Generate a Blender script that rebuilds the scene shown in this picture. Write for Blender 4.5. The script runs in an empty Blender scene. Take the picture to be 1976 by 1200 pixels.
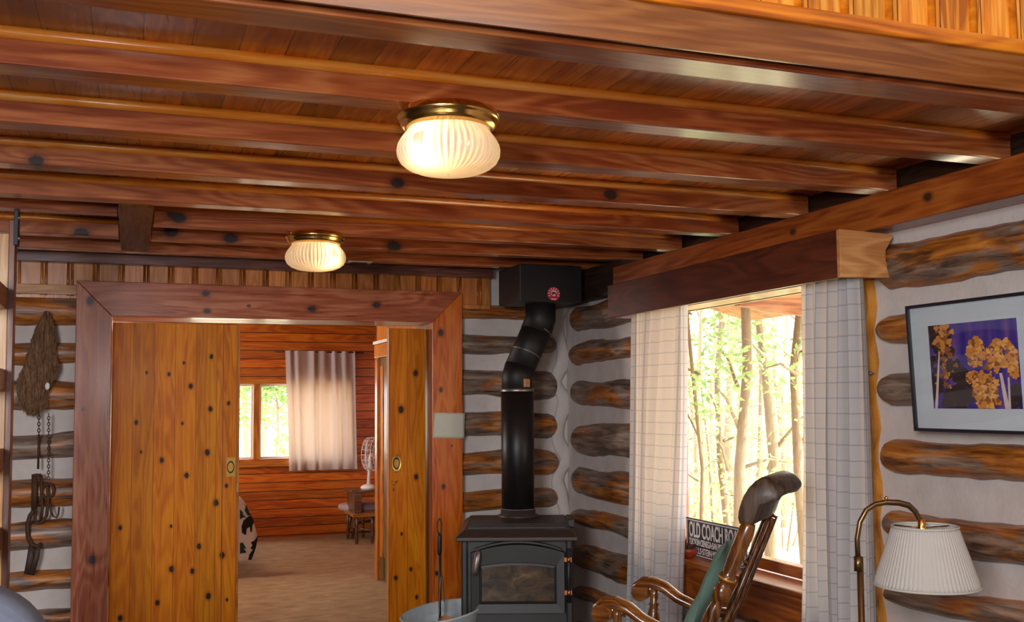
import bpy, bmesh, math, random
from mathutils import Vector, Matrix, Euler
import numpy as np
random.seed(7)
PI = math.pi
SC = bpy.context.scene
COL = SC.collection

# ------------------------------------------------------------------ camera
F_PX, CY_PX = 1997.9468, 649.6747
YAW, PITCH, ROLL, EYE = .3539, .0614, -.0070, 1.5
_fw = Vector((math.sin(YAW)*math.cos(PITCH), math.cos(YAW)*math.cos(PITCH), math.sin(PITCH)))
_rt = Vector((math.cos(YAW), -math.sin(YAW), 0)); _up = _rt.cross(_fw)
_r = _rt*math.cos(ROLL) + _up*math.sin(ROLL); _u = -_rt*math.sin(ROLL) + _up*math.cos(ROLL)
def ray(x, y): return _fw + _r*((x-988)/F_PX) - _u*((y-CY_PX)/F_PX)
def atX(x, y, X):
    d = ray(x, y); t = X/d.x; return Vector((X, d.y*t, EYE+d.z*t))
def atY(x, y, Y):
    d = ray(x, y); t = Y/d.y; return Vector((d.x*t, Y, EYE+d.z*t))
def atZ(x, y, Z):
    d = ray(x, y); t = (Z-EYE)/d.z; return Vector((d.x*t, d.y*t, Z))
cam = bpy.data.cameras.new('camera'); co = bpy.data.objects.new('camera', cam); COL.objects.link(co)
m = Matrix.Identity(4)
for i in range(3):
    m[i][0] = _r[i]; m[i][1] = _u[i]; m[i][2] = -_fw[i]
co.matrix_world = Matrix.Translation((0, 0, EYE)) @ m
cam.sensor_fit = 'HORIZONTAL'; cam.sensor_width = 36
cam.lens = F_PX/1976*36; cam.shift_y = (CY_PX-600)/1976
cam.clip_start = .05; cam.clip_end = 300
SC.camera = co

# ------------------------------------------------------------------ mesh builder
class MB:
    def __init__(s): s.v = []; s.f = []; s.m = []; s.sm = []; s.uv = {}; s.mi = 0; s.smooth = False
    def add(s, vs, fs, uvs=None, smooth=None):
        o = len(s.v); s.v += [tuple(p) for p in vs]
        for k, f in enumerate(fs):
            if uvs: s.uv[len(s.f)] = [uvs[i] for i in f]
            s.f.append([i+o for i in f]); s.m.append(s.mi); s.sm.append(s.smooth if smooth is None else smooth)
        return s
    def box(s, x0, x1, y0, y1, z0, z1):
        x0, x1 = min(x0,x1), max(x0,x1); y0, y1 = min(y0,y1), max(y0,y1); z0, z1 = min(z0,z1), max(z0,z1)
        vs = [(x,y,z) for z in (z0,z1) for y in (y0,y1) for x in (x0,x1)]
        return s.add(vs, [(0,2,3,1),(4,5,7,6),(0,1,5,4),(2,6,7,3),(1,3,7,5),(0,4,6,2)], smooth=False)
    def obb(s, c, size, R):
        c = Vector(c); a, b, d = [q/2 for q in size]
        vs = [c + R @ Vector((x,y,z)) for z in (-d,d) for y in (-b,b) for x in (-a,a)]
        return s.add(vs, [(0,2,3,1),(4,5,7,6),(0,1,5,4),(2,6,7,3),(1,3,7,5),(0,4,6,2)], smooth=False)
    def tube(s, pts, rad, seg=12, cap=True, flat=None, up=None, smooth=True):
        pts = [Vector(p) for p in pts]; n = len(pts)
        if not isinstance(rad, (list, tuple)): rad = [rad]*n
        t0 = (pts[1]-pts[0]).normalized()
        ref = Vector(up) if up is not None else (Vector((0,0,1)) if abs(t0.z) < .9 else Vector((1,0,0)))
        nx = (ref - t0*ref.dot(t0)).normalized(); vs = []
        for i in range(n):
            t = (pts[min(i+1,n-1)]-pts[max(i-1,0)]).normalized()
            nx = (nx - t*nx.dot(t)).normalized(); ny = t.cross(nx)
            r = rad[i]; ra, rb = r if isinstance(r, (list,tuple)) else (r, r)
            for k in range(seg):
                a = 2*PI*k/seg; vs.append(pts[i] + nx*(ra*math.cos(a)) + ny*(rb*math.sin(a)))
        fs = [(i*seg+k, i*seg+(k+1)%seg, (i+1)*seg+(k+1)%seg, (i+1)*seg+k) for i in range(n-1) for k in range(seg)]
        s.add(vs, fs, smooth=smooth)
        if cap:
            o = len(s.v)-len(vs)
            for f in ([o+k for k in range(seg)][::-1], [o+(n-1)*seg+k for k in range(seg)]):
                s.f.append(f); s.m.append(s.mi); s.sm.append(False)
        return s
    def lathe(s, prof, c=(0,0,0), seg=32, M=None, ripple=None):
        c = Vector(c); vs = []
        for j, (r, z) in enumerate(prof):
            for k in range(seg):
                a = 2*PI*k/seg; rr = r
                if ripple: rr = r*(1+ripple[j]*math.cos(a*ripple[-1]))
                p = Vector((rr*math.cos(a), rr*math.sin(a), z)); vs.append(c + (M @ p if M else p))
        n = len(prof)
        fs = [(j*seg+k, j*seg+(k+1)%seg, (j+1)*seg+(k+1)%seg, (j+1)*seg+k) for j in range(n-1) for k in range(seg)]
        return s.add(vs, fs, smooth=True)
    def prism(s, poly, axis, d0, d1, M=None, smooth=False):
        # poly in the two other axes (cyclic order), extruded along axis
        def P(u, v, w):
            p = {'x': (w,u,v), 'y': (u,w,v), 'z': (u,v,w)}[axis]; return M @ Vector(p) if M else Vector(p)
        n = len(poly); vs = [P(u,v,d0) for u,v in poly] + [P(u,v,d1) for u,v in poly]
        s.add(vs, [list(range(n))[::-1], [n+i for i in range(n)]], smooth=False)
        o = len(s.v)-2*n
        for i in range(n):
            s.f.append([o+i, o+(i+1)%n, o+n+(i+1)%n, o+n+i]); s.m.append(s.mi); s.sm.append(smooth)
        return s
    def grid(s, fn, nu, nv, uv=False, smooth=True, closed=False):
        vs = [fn(i/nu, j/nv) for j in range(nv+1) for i in range(nu+1)]; W = nu+1
        fs = [(j*W+i, j*W+i+1, (j+1)*W+i+1, (j+1)*W+i) for j in range(nv) for i in range(nu)]
        uvs = None
        if uv: uvs = [uv(i/nu, j/nv) for j in range(nv+1) for i in range(nu+1)]
        return s.add(vs, fs, uvs=uvs, smooth=smooth)
    def ball(s, c, r, seg=14, rings=9, sc=(1,1,1)):
        c = Vector(c); vs = [c+Vector((0,0,-r*sc[2]))]
        for j in range(1, rings):
            t = -PI/2 + PI*j/rings
            for k in range(seg):
                a = 2*PI*k/seg; vs.append(c+Vector((r*sc[0]*math.cos(t)*math.cos(a), r*sc[1]*math.cos(t)*math.sin(a), r*sc[2]*math.sin(t))))
        vs.append(c+Vector((0,0,r*sc[2]))); N = len(vs)-1
        fs = [(0, 1+(k+1)%seg, 1+k) for k in range(seg)]
        for j in range(rings-2):
            b = 1+j*seg; fs += [(b+k, b+(k+1)%seg, b+seg+(k+1)%seg, b+seg+k) for k in range(seg)]
        b = 1+(rings-2)*seg; fs += [(b+k, b+(k+1)%seg, N) for k in range(seg)]
        return s.add(vs, fs, smooth=True)
    def build(s, name, mat, parent=None, origin=None, bevel=0, bseg=2, subsurf=0, local=False, solid=0):
        me = bpy.data.meshes.new(name)
        if parent is not None:
            off = Vector((0,0,0)) if local else ROOTLOC[parent.name]
        else:
            off = Vector(origin) if origin is not None else Vector((0,0,0))
        me.from_pydata([(p[0]-off.x, p[1]-off.y, p[2]-off.z) for p in s.v], [], s.f)
        for mm in (mat if isinstance(mat, (list,tuple)) else [mat]): me.materials.append(mm)
        me.polygons.foreach_set('material_index', s.m); me.polygons.foreach_set('use_smooth', s.sm)
        if s.uv:
            ul = me.uv_layers.new(name='UVMap')
            for pi, uvs in s.uv.items():
                for li, c in zip(me.polygons[pi].loop_indices, uvs): ul.data[li].uv = c
        me.validate(); me.update()
        bm = bmesh.new(); bm.from_mesh(me); bmesh.ops.recalc_face_normals(bm, faces=bm.faces); bm.to_mesh(me); bm.free()
        o = bpy.data.objects.new(name, me); COL.objects.link(o)
        if parent is not None: o.parent = parent
        else: o.location = off
        ROOTLOC[o.name] = off
        if solid:
            md = o.modifiers.new('Solid', 'SOLIDIFY'); md.thickness = solid; md.offset = 0
        if bevel:
            md = o.modifiers.new('Bevel', 'BEVEL'); md.width = bevel; md.segments = bseg; md.limit_method = 'ANGLE'; md.angle_limit = .7
        if subsurf:
            md = o.modifiers.new('Sub', 'SUBSURF'); md.levels = subsurf; md.render_levels = subsurf
        return o
ROOTLOC = {}
def tag(o, label, cat, group=None, kind=None):
    o['label'] = label; o['category'] = cat
    if group: o['group'] = group
    if kind: o['kind'] = kind
    return o
def struct(o, label=None, cat=None):
    o['kind'] = 'structure'
    if label: o['label'] = label
    if cat: o['category'] = cat
    return o
def thing(name, label, cat, loc, group=None, rot=0, kind=None):
    o = bpy.data.objects.new(name, None); COL.objects.link(o); o.location = loc; o.rotation_euler = (0,0,rot)
    o.empty_display_size = .05; ROOTLOC[o.name] = Vector(loc)
    return tag(o, label, cat, group, kind)
def copy_tree(o, parent=None):
    c = o.copy(); COL.objects.link(c)
    if parent is not None: c.parent = parent
    for ch in list(o.children): copy_tree(ch, c)
    ROOTLOC[c.name] = ROOTLOC[o.name]
    return c

# ------------------------------------------------------------------ materials
class NT:
    def __init__(s, name):
        s.mat = bpy.data.materials.new(name); s.mat.use_nodes = True; s.t = s.mat.node_tree; s.t.nodes.clear()
    def n(s, typ, **kw):
        x = s.t.nodes.new(typ)
        for k, v in kw.items(): setattr(x, k, v)
        return x
    def l(s, a, b): s.t.links.new(a, b)
    def math(s, op, a, b=None, c=None, clamp=False):
        x = s.n('ShaderNodeMath', operation=op, use_clamp=clamp)
        for i, q in enumerate((a, b, c)):
            if q is None: continue
            if isinstance(q, (int, float)): x.inputs[i].default_value = q
            else: s.l(q, x.inputs[i])
        return x.outputs[0]
    def vec(s, op, a, b=None):
        x = s.n('ShaderNodeVectorMath', operation=op)
        for i, q in enumerate((a, b)):
            if q is None: continue
            if isinstance(q, (tuple, list, Vector)): x.inputs[i].default_value = tuple(q)
            else: s.l(q, x.inputs[i])
        return x.outputs['Value'] if op in ('DISTANCE','LENGTH','DOT_PRODUCT') else x.outputs[0]
    def noise(s, v, scale, detail=2, rough=.5, dist=0):
        x = s.n('ShaderNodeTexNoise'); s.l(v, x.inputs['Vector'])
        x.inputs['Scale'].default_value = scale; x.inputs['Detail'].default_value = detail
        x.inputs['Roughness'].default_value = rough; x.inputs['Distortion'].default_value = dist
        return x.outputs['Fac']
    def ramp(s, f, stops):
        x = s.n('ShaderNodeValToRGB'); s.l(f, x.inputs[0]); e = x.color_ramp.elements
        while len(e) < len(stops): e.new(.5)
        for q, (p, c) in zip(e, stops): q.position = p; q.color = (*c, 1)
        return x.outputs[0]
    def mix(s, f, a, b, typ='MIX'):
        x = s.n('ShaderNodeMix', data_type='RGBA', blend_type=typ)
        for i, q in ((0, f), (6, a), (7, b)):
            if isinstance(q, (int, float)): x.inputs[i].default_value = q
            elif isinstance(q, (tuple, list)): x.inputs[i].default_value = (*q, 1)
            else: s.l(q, x.inputs[i])
        return x.outputs[2]
    def maprange(s, f, a, b, c, d, smooth=False):
        x = s.n('ShaderNodeMapRange', interpolation_type='SMOOTHSTEP' if smooth else 'LINEAR'); s.l(f, x.inputs[0])
        for i, q in enumerate((a,b,c,d)): x.inputs[i+1].default_value = q
        return x.outputs[0]
    def bsdf(s, color, rough=.5, metal=0, coat=0, coatr=.1, normal=None, spec=.5, **kw):
        b = s.n('ShaderNodeBsdfPrincipled')
        for k, q in (('Base Color', color), ('Roughness', rough), ('Metallic', metal), ('Coat Weight', coat), ('Coat Roughness', coatr), ('Specular IOR Level', spec)):
            if isinstance(q, (tuple, list)): b.inputs[k].default_value = (*q, 1)
            elif isinstance(q, (int, float)): b.inputs[k].default_value = q
            else: s.l(q, b.inputs[k])
        if normal is not None: s.l(normal, b.inputs['Normal'])
        return b
    def bump(s, h, strength=.2, dist=.01):
        b = s.n('ShaderNodeBump'); s.l(h, b.inputs['Height']); b.inputs['Strength'].default_value = strength; b.inputs['Distance'].default_value = dist
        return b.outputs[0]
    def out(s, sh):
        o = s.n('ShaderNodeOutputMaterial'); s.l(sh.outputs[0] if hasattr(sh, 'outputs') else sh, o.inputs[0]); return s.mat
    def obj(s): return s.n('ShaderNodeTexCoord').outputs['Object']
    def xyz(s, v):
        x = s.n('ShaderNodeSeparateXYZ'); s.l(v, x.inputs[0]); return x.outputs
AX = {'x':0,'y':1,'z':2}
def wood(name, grain, dark, mid, light, plank=None, knots=(), rknots=None, rough=(.28,.45), coat=.3, scale=1., knotcol=(.03,.016,.012), vary=.35, seam=.0022, seamcol=(.02,.008,.004), normal_axis=None, percopy=False, bump=.12, lo=.36, hi=.64, coatr=.18, halo=.6, spec=.5):
    """procedural plank wood: streaks along `grain`, optional planks (axis, width, offset), knots at given points"""
    t = NT(name); c = t.obj(); g = AX[grain]
    src = c
    if percopy:
        oi = t.n('ShaderNodeObjectInfo'); sc_ = t.math('MULTIPLY', oi.outputs['Random'], 37.); src = t.vec('ADD', c, None)
        cb = t.n('ShaderNodeCombineXYZ')
        for i in range(3): t.l(sc_, cb.inputs[i])
        src = t.vec('ADD', c, cb.outputs[0])
    wn = None
    if plank:
        a, w, off = plank; x = t.xyz(c)[AX[a]]
        q = t.math('DIVIDE', t.math('SUBTRACT', x, off), w); idn = t.math('FLOOR', q)
        nz = t.n('ShaderNodeTexWhiteNoise', noise_dimensions='1D'); t.l(idn, nz.inputs['W']); wn = nz.outputs['Value']
        fr = t.math('FRACT', q); ed = t.math('MULTIPLY', t.math('MINIMUM', fr, t.math('SUBTRACT', 1., fr)), w)
        cb = t.n('ShaderNodeCombineXYZ'); t.l(t.math('MULTIPLY', wn, 11.), cb.inputs[g]); src = t.vec('ADD', src, cb.outputs[0])
    st = [1,1,1]; st[g] = .06; v = t.vec('MULTIPLY', src, st)
    A = t.noise(v, 70*scale, 3, .6); st2 = [1,1,1]; st2[g] = .12; v2 = t.vec('MULTIPLY', src, st2)
    B = t.noise(v2, 7*scale, 2, .5, .6)
    ring = t.math('ADD', t.math('MULTIPLY', t.math('SINE', t.math('MULTIPLY', B, 62.)), .5), .5)
    f = t.math('ADD', t.math('ADD', t.math('MULTIPLY', A, .42), t.math('MULTIPLY', B, .44)), t.math('MULTIPLY', ring, .14))
    col = t.ramp(f, [(lo, dark), ((lo+hi)/2, mid), (hi, light)])
    if wn is not None:
        hs = t.n('ShaderNodeHueSaturation'); t.l(col, hs.inputs['Color'])
        t.l(t.maprange(wn, 0, 1, 1-vary, 1+vary), hs.inputs['Value']); t.l(t.maprange(wn, 0, 1, .503, .497), hs.inputs['Hue'])
        col = hs.outputs[0]
    elif percopy:
        hs = t.n('ShaderNodeHueSaturation'); t.l(col, hs.inputs['Color']); t.l(t.maprange(oi.outputs['Random'], 0, 1, 1-vary, 1+vary), hs.inputs['Value']); col = hs.outputs[0]
    mask = None
    S = [1,1,1]; S[g] = .72
    if normal_axis: S[AX[normal_axis]] = 0
    if knots:
        kc = t.vec('MULTIPLY', c, S)
        for (p, r) in knots:
            d = t.vec('DISTANCE', kc, [p[i]*S[i] for i in range(3)])
            k = t.maprange(d, r*2.4, r*.35, 0, 1); mask = k if mask is None else t.math('MAXIMUM', mask, k)
    if rknots:
        sc, prob, r = rknots; S2 = [1,1,1]; S2[g] = .5
        if normal_axis: S2[AX[normal_axis]] = 0
        vo = t.n('ShaderNodeTexVoronoi', feature='F1'); t.l(t.vec('MULTIPLY', src, S2), vo.inputs['Vector']); vo.inputs['Scale'].default_value = sc
        sx = t.n('ShaderNodeSeparateColor'); t.l(vo.outputs['Color'], sx.inputs[0])
        on = t.math('LESS_THAN', sx.outputs[0], prob)
        k = t.math('MULTIPLY', t.maprange(vo.outputs['Distance'], r*sc*2.4, r*sc*.35, 0, 1), on)
        mask = k if mask is None else t.math('MAXIMUM', mask, k)
    if mask is not None:
        wob = t.math('ADD', mask, t.math('MULTIPLY', t.math('SUBTRACT', t.noise(c, 90, 2), .5), .25))
        hl = t.maprange(wob, .25, .7, 0, halo, True)
        col = t.mix(hl, col, tuple(q*.6 for q in dark)); col = t.mix(t.maprange(wob, .62, .85, 0, 1, True), col, knotcol)
    h = A
    if plank:
        sm = t.maprange(ed, seam*.4, seam, 1, 0, True); col = t.mix(sm, col, seamcol); h = t.math('SUBTRACT', A, t.math('MULTIPLY', sm, 3.))
    ro = t.maprange(A, .3, .7, rough[0], rough[1])
    b = t.bsdf(col, ro, coat=coat, coatr=coatr, spec=spec, normal=t.bump(h, bump, .004))
    return t.out(b)
def plain(name, col, rough=.5, metal=0, coat=0, noise=0, nscale=20, bump=0, coatr=.1, spec=.5):
    t = NT(name); nm = None; c = col
    if noise or bump:
        nz = t.noise(t.obj(), nscale, 3, .6)
        if noise: c = t.mix(nz, tuple(q*(1-noise) for q in col), tuple(min(1,q*(1+noise)) for q in col))
        if bump: nm = t.bump(nz, bump, .01)
    return t.out(t.bsdf(c, rough, metal, coat, coatr, nm, spec))
def S(r, g, b, k=1.):
    f = lambda c: ((c/255+.055)/1.055)**2.4 if c > 10 else c/255/12.92
    return tuple(min(.95, f(q)*k) for q in (r, g, b))
M = {}
def kn(lst, Y=None, X=None, Z=None):
    out = []
    for x, y, r in lst:
        p = atY(x,y,Y) if Y is not None else atX(x,y,X) if X is not None else atZ(x,y,Z)
        sc = F_PX/((p-Vector((0,0,EYE))).dot(_fw)); out.append((p, .62*r/sc))
    return out
# --- honey coloured sliding doors with knots where the photograph has them
KL = [(368,745,7),(406,789,7),(400,873,8),(312,888,7),(360,917,7),(417,970,8),(384,1054,7),(429,1071,8),(331,1098,8),(371,1102,7),(232,1018,6),(402,1150,8),(304,1163,7),(232,1193,8),(408,688,6),(441,778,5),(355,700,4),(326,722,5),(263,815,6),(283,719,4),(352,817,4),(330,1015,4),(272,872,4),(438,1157,4),(437,937,5)]
KR = [(774,790,9),(802,720,8),(803,920,7),(793,1098,5),(764,1115,6),(804,1152,5),(775,1030,4)]
amber = dict(dark=S(186,96,4), mid=S(208,116,5), light=S(222,136,10))
M['door_l'] = wood('wood_honey_pine_door', 'z', plank=('x', .118, -.1), knots=kn(KL, Y=6.435), normal_axis='y', vary=.06, coat=.03, spec=.2, rough=(.36,.5), seam=.0016, seamcol=S(120,56,6), knotcol=(.03,.012,.006), halo=.5, **amber)
M['door_r'] = wood('wood_honey_pine_pocket_door', 'z', plank=('x', .15, 1.53), knots=kn(KR, Y=6.50), normal_axis='y', vary=.06, coat=.03, spec=.2, rough=(.36,.5), seamcol=S(120,56,6), knotcol=(.04,.014,.006), **amber)
red = dict(dark=S(142,66,38), mid=S(172,90,54), light=S(194,120,84))
KH = [(397,566,9),(400,600,8),(602,596,10),(727,588,10),(480,590,4)]
KCL = [(174,580,11),(178,1080,11),(160,790,4)]
KCR = [(851,642,9),(851,752,6),(856,939,6),(843,1106,5),(872,860,3)]
M['head'] = wood('wood_red_fir_header', 'x', knots=kn(KH, Y=6.36), normal_axis='y', coat=.35, rough=(.25,.4), knotcol=S(62,44,48), **red)
M['cas_l'] = wood('wood_red_fir_casing', 'z', knots=kn(KCL, Y=6.36), normal_axis='y', coat=.35, rough=(.25,.4), knotcol=S(60,44,52), **red)
M['cas_r'] = wood('wood_orange_fir_casing', 'z', dark=S(166,66,8), mid=S(196,92,12), light=S(212,116,22), knots=kn(KCR, Y=6.36), normal_axis='y', coat=.35, rough=(.25,.4))
M['jamb'] = wood('wood_brown_jamb', 'z', dark=S(84,40,8), mid=S(120,64,14), light=S(140,78,20))
M['soffit'] = wood('wood_pale_soffit', 'x', dark=S(150,110,70), mid=S(200,165,115), light=S(225,195,150), coat=.1)
# --- ceiling
jo = dict(dark=S(136,60,26), mid=S(170,88,42), light=S(194,118,66))
JW = dict(percopy=True, vary=.1, coat=1., rough=(.35,.45), normal_axis='y', knotcol=S(52,38,36), coatr=.17, spec=.3, bump=.04, halo=.5, **jo)
M['joist'] = wood('wood_joist', 'x', rknots=(2.2,.3,.02), **JW)
M['bead'] = wood('wood_bead', 'x', dark=S(220,116,24), mid=S(244,148,46), light=S(250,176,84), percopy=True, lo=.3, hi=.7, vary=.05, coat=.5, rough=(.25,.35))
M['ceil'] = wood('wood_ceiling_boards', 'y', plank=('x', .118, .02), dark=S(160,78,20), mid=S(194,106,30), light=S(214,134,50), vary=.35, coat=.4, rough=(.25,.4), rknots=(2.5,.2,.02), normal_axis='z')
M['loft'] = wood('wood_loft_boards', 'z', plank=('x', .14, .05), dark=S(176,92,12), mid=S(222,140,34), light=S(244,184,80), vary=.25, rknots=(2.6,.3,.02), normal_axis='y', rough=(.3,.45))
M['rail'] = wood('wood_amber_rail', 'x', dark=S(160,80,8), mid=S(206,114,14), light=S(226,138,24), coat=.4)
M['fascia'] = wood('wood_fascia', 'x', dark=S(112,60,18), mid=S(132,76,28), light=S(150,94,44), coat=.5, rough=(.25,.4))
M['beam'] = wood('wood_wall_beam', 'y', dark=S(112,46,12), mid=S(150,72,20), light=S(172,94,34), knots=kn([(1790,380,13),(1530,447,10)], X=2.65), normal_axis='x', coat=.35, knotcol=S(56,34,26))
M['dark'] = wood('wood_darkened_for_shade', 'y', dark=S(34,20,12), mid=S(52,32,18), light=S(70,44,26), coat=.1, rough=(.5,.7))  # dark colour stands for unlit wood and cuts bounce off unseen walls
M['batten'] = wood('wood_panel_boards', 'z', plank=('x', .137, -.05), dark=S(160,88,34), mid=S(190,114,52), light=S(208,138,74), vary=.15, rknots=(3.,.35,.02), normal_axis='y', knotcol=S(64,44,42), coat=.4)
M['battenstrip'] = wood('wood_moulded_strip', 'z', dark=S(110,48,8), mid=S(156,80,16), light=S(200,124,40), coat=.4)
M['plate'] = wood('wood_wall_plate', 'x', dark=S(70,34,28), mid=S(96,52,42), light=S(122,72,58), coat=.4, rknots=(3.,.3,.02), normal_axis='y')
M['tan'] = wood('wood_raw_tan', 'x', dark=S(150,98,56), mid=S(182,128,78), light=S(204,152,98), coat=.1, rough=(.4,.6))
# --- bedroom
M['bedwall'] = wood('wood_bedroom_planks', 'x', plank=('z', .098, .02), dark=S(146,62,6), mid=S(180,88,12), light=S(200,114,24), vary=.2, rknots=(1.8,.16,.03), normal_axis='y', coat=.3, seam=.006)
M['bedside'] = wood('wood_bedroom_side_planks', 'y', plank=('z', .098, .02), dark=S(124,46,4), mid=S(164,76,10), light=S(190,102,22), vary=.2, seam=.006)
M['golddoor'] = wood('wood_golden_brown_door', 'z', dark=S(66,50,14), mid=S(98,76,26), light=S(120,94,38), coat=.2)
M['goldtrim'] = wood('wood_amber_trim', 'z', dark=S(140,72,10), mid=S(184,106,20), light=S(206,134,40), coat=.3)
M['winwood'] = wood('wood_window_trim', 'y', dark=S(110,50,10), mid=S(156,80,20), light=S(180,104,36), coat=.3)
M['winwoodz'] = wood('wood_window_post', 'z', dark=S(150,86,16), mid=S(192,122,32), light=S(212,146,52), coat=.3)
M['winwoodx'] = wood('wood_window_rail', 'x', dark=S(140,76,12), mid=S(180,106,26), light=S(204,134,48), coat=.3)
M['jambred'] = wood('wood_window_jamb', 'z', dark=S(120,70,56), mid=S(156,100,84), light=S(180,124,104))
M['valance'] = wood('wood_valance', 'y', dark=S(62,22,12), mid=S(86,34,20), light=S(104,46,28), coat=.3, rough=(.3,.45))
M['rawend'] = wood('wood_valance_end', 'x', dark=S(176,112,60), mid=S(200,138,80), light=S(216,158,100), coat=.05, rough=(.45,.6))
M['ladder'] = wood('wood_ladder_pine', 'z', dark=S(170,110,48), mid=S(208,150,84), light=S(226,178,116), coat=.2)
M['ladderdark'] = wood('wood_ladder_tread', 'y', dark=S(100,50,20), mid=S(134,76,38), light=S(156,96,54), coat=.2)
M['ladderred'] = wood('wood_ladder_edge', 'z', dark=S(70,28,10), mid=S(104,46,16), light=S(130,62,24), coat=.3)
# --- logs and chinking
def logmat(name, grain):
    t = NT(name); c = t.obj(); oi = t.n('ShaderNodeObjectInfo'); rnd = oi.outputs['Random']
    cb = t.n('ShaderNodeCombineXYZ'); r37 = t.math('MULTIPLY', rnd, 53.)
    for i in range(3): t.l(r37, cb.inputs[i])
    src = t.vec('ADD', c, cb.outputs[0]); g = AX[grain]
    s1 = [1,1,1]; s1[g] = .12; v = t.vec('MULTIPLY', src, s1)
    A = t.noise(v, 34, 4, .65, .4); s2 = [1,1,1]; s2[g] = .3; v2 = t.vec('MULTIPLY', src, s2); B = t.noise(v2, 7, 3, .55, .8)
    gray = t.ramp(A, [(.32, S(74,54,42)), (.5, S(124,100,84)), (.68, S(160,138,120))])
    org = t.ramp(A, [(.32, S(84,44,14)), (.5, S(162,92,28)), (.68, S(204,130,54))])
    f = t.maprange(t.math('ADD', B, t.math('MULTIPLY', t.math('SUBTRACT', rnd, .5), .22)), .44, .58, 0, 1, True)
    col = t.mix(f, gray, org)
    dk = t.maprange(t.noise(v, 12, 3, .6, 1.), .56, .68, 0, .85, True); col = t.mix(dk, col, S(46,28,18))
    b = t.bsdf(col, t.maprange(A, .3, .7, .35, .6), coat=.25, coatr=.25, normal=t.bump(t.math('ADD', A, B), .5, .012))
    return t.out(b)
M['log_x'] = logmat('log_bark_stripped_back', 'x'); M['log_y'] = logmat('log_bark_stripped_right', 'y')
t = NT('chinking_mortar'); c = t.obj(); n1 = t.noise(c, 9, 4, .6); n2 = t.noise(c, 60, 3, .6)
M['chink'] = t.out(t.bsdf(t.mix(n1, S(186,172,164), S(216,206,200)), .85, normal=t.bump(t.math('ADD', n1, t.math('MULTIPLY', n2, .4)), .4, .01)))
# --- metals and others
M['iron'] = plain('cast_iron_black', S(42,38,37), .45, .15, noise=.2, nscale=12, bump=.05)
M['ironbrown'] = plain('cast_iron_warm_top', S(62,50,44), .45, .15, noise=.25, nscale=14, bump=.06)
M['pipe'] = plain('stove_pipe_black', S(34,30,28), .42, .4, noise=.2, nscale=9)
M['pipematte'] = plain('stove_pipe_flat_black', S(30,25,22), .55, .2, noise=.3, nscale=9)
M['black'] = plain('black_painted_steel', S(28,25,25), .5, .1, noise=.2)
M['steelring'] = plain('dull_steel', S(150,140,132), .4, .8, noise=.2)
M['ash'] = plain('grey_ash_paint', S(150,146,148), .8, 0, noise=.4, nscale=30)
M['copper'] = plain('copper_hinge', S(190,120,80), .35, .9)
M['rust'] = plain('rusty_iron', S(84,56,38), .7, .5, noise=.5, nscale=60, bump=.3)
M['brass'] = plain('polished_brass', S(240,196,110), .2, 1., noise=.04)
M['antbrass'] = plain('antique_brass', S(126,100,66), .32, .9, noise=.15)
M['pull'] = plain('brass_pull', S(206,160,80), .3, .7, noise=.15)
M['darkhole'] = plain('dark_recess', S(40,26,14), .6)
M['galv'] = plain('galvanised_steel', S(178,188,192), .5, .25, noise=.2, nscale=25)
M['paper'] = plain('cream_paper', S(206,202,182), .8, noise=.05, nscale=40)
M['white'] = plain('white_enamel', S(228,226,222), .4)
M['whitecloth'] = plain('white_cloth', S(224,222,220), .8, noise=.05)
M['green'] = plain('sage_green_cushion', S(112,146,132), .9, noise=.12, nscale=60, bump=.2)
M['blue'] = plain('blue_grey_upholstery', S(104,112,128), .9, noise=.14, nscale=50, bump=.15)
M['blue2'] = plain('blue_upholstery', S(84,112,146), .9, noise=.14, nscale=50, bump=.15)
M['lilac'] = plain('mauve_upholstery', S(168,150,150), .9, noise=.1, nscale=40)
M['tablewood'] = wood('wood_dark_table', 'x', dark=S(54,34,20), mid=S(84,58,38), light=S(112,84,60))
M['tabletop'] = wood('wood_amber_tabletop', 'x', dark=S(110,66,20), mid=S(160,104,40), light=S(186,132,62))
M['bowl'] = plain('red_brown_glaze', S(150,56,26), .35, 0, coat=.4, noise=.2)
M['rock_z'] = wood('wood_rocker', 'z', dark=S(56,28,8), mid=S(92,50,18), light=S(126,76,32), coat=.5, rough=(.2,.32))
M['rock_x'] = wood('wood_rocker_arm', 'x', dark=S(72,36,10), mid=S(112,62,22), light=S(142,88,38), coat=.5, rough=(.18,.3))
M['rock_gold'] = plain('gold_painted_band', S(196,142,60), .35, .4)
M['rock_grey'] = wood('wood_rocker_worn_crest', 'z', dark=S(48,34,24), mid=S(74,56,44), light=S(98,80,66), coat=.05, rough=(.4,.55), spec=.3)
M['leather'] = plain('dark_harness_leather', S(64,44,36), .6, noise=.3, nscale=40)
# carpet
t = NT('carpet_beige'); c = t.obj(); v = t.vec('MULTIPLY', c, (.35,1,1)); n1 = t.noise(v, 16, 3, .6, .5); n2 = t.noise(c, 220, 2)
M['carpet'] = t.out(t.bsdf(t.mix(n1, S(120,96,64), S(210,188,150)), .95, spec=.1, normal=t.bump(t.math('ADD', n1, n2), .6, .02)))
M['floor'] = wood('wood_floor_boards', 'y', plank=('x', .12, 0), dark=S(40,24,12), mid=S(64,40,22), light=S(84,56,32))
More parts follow.
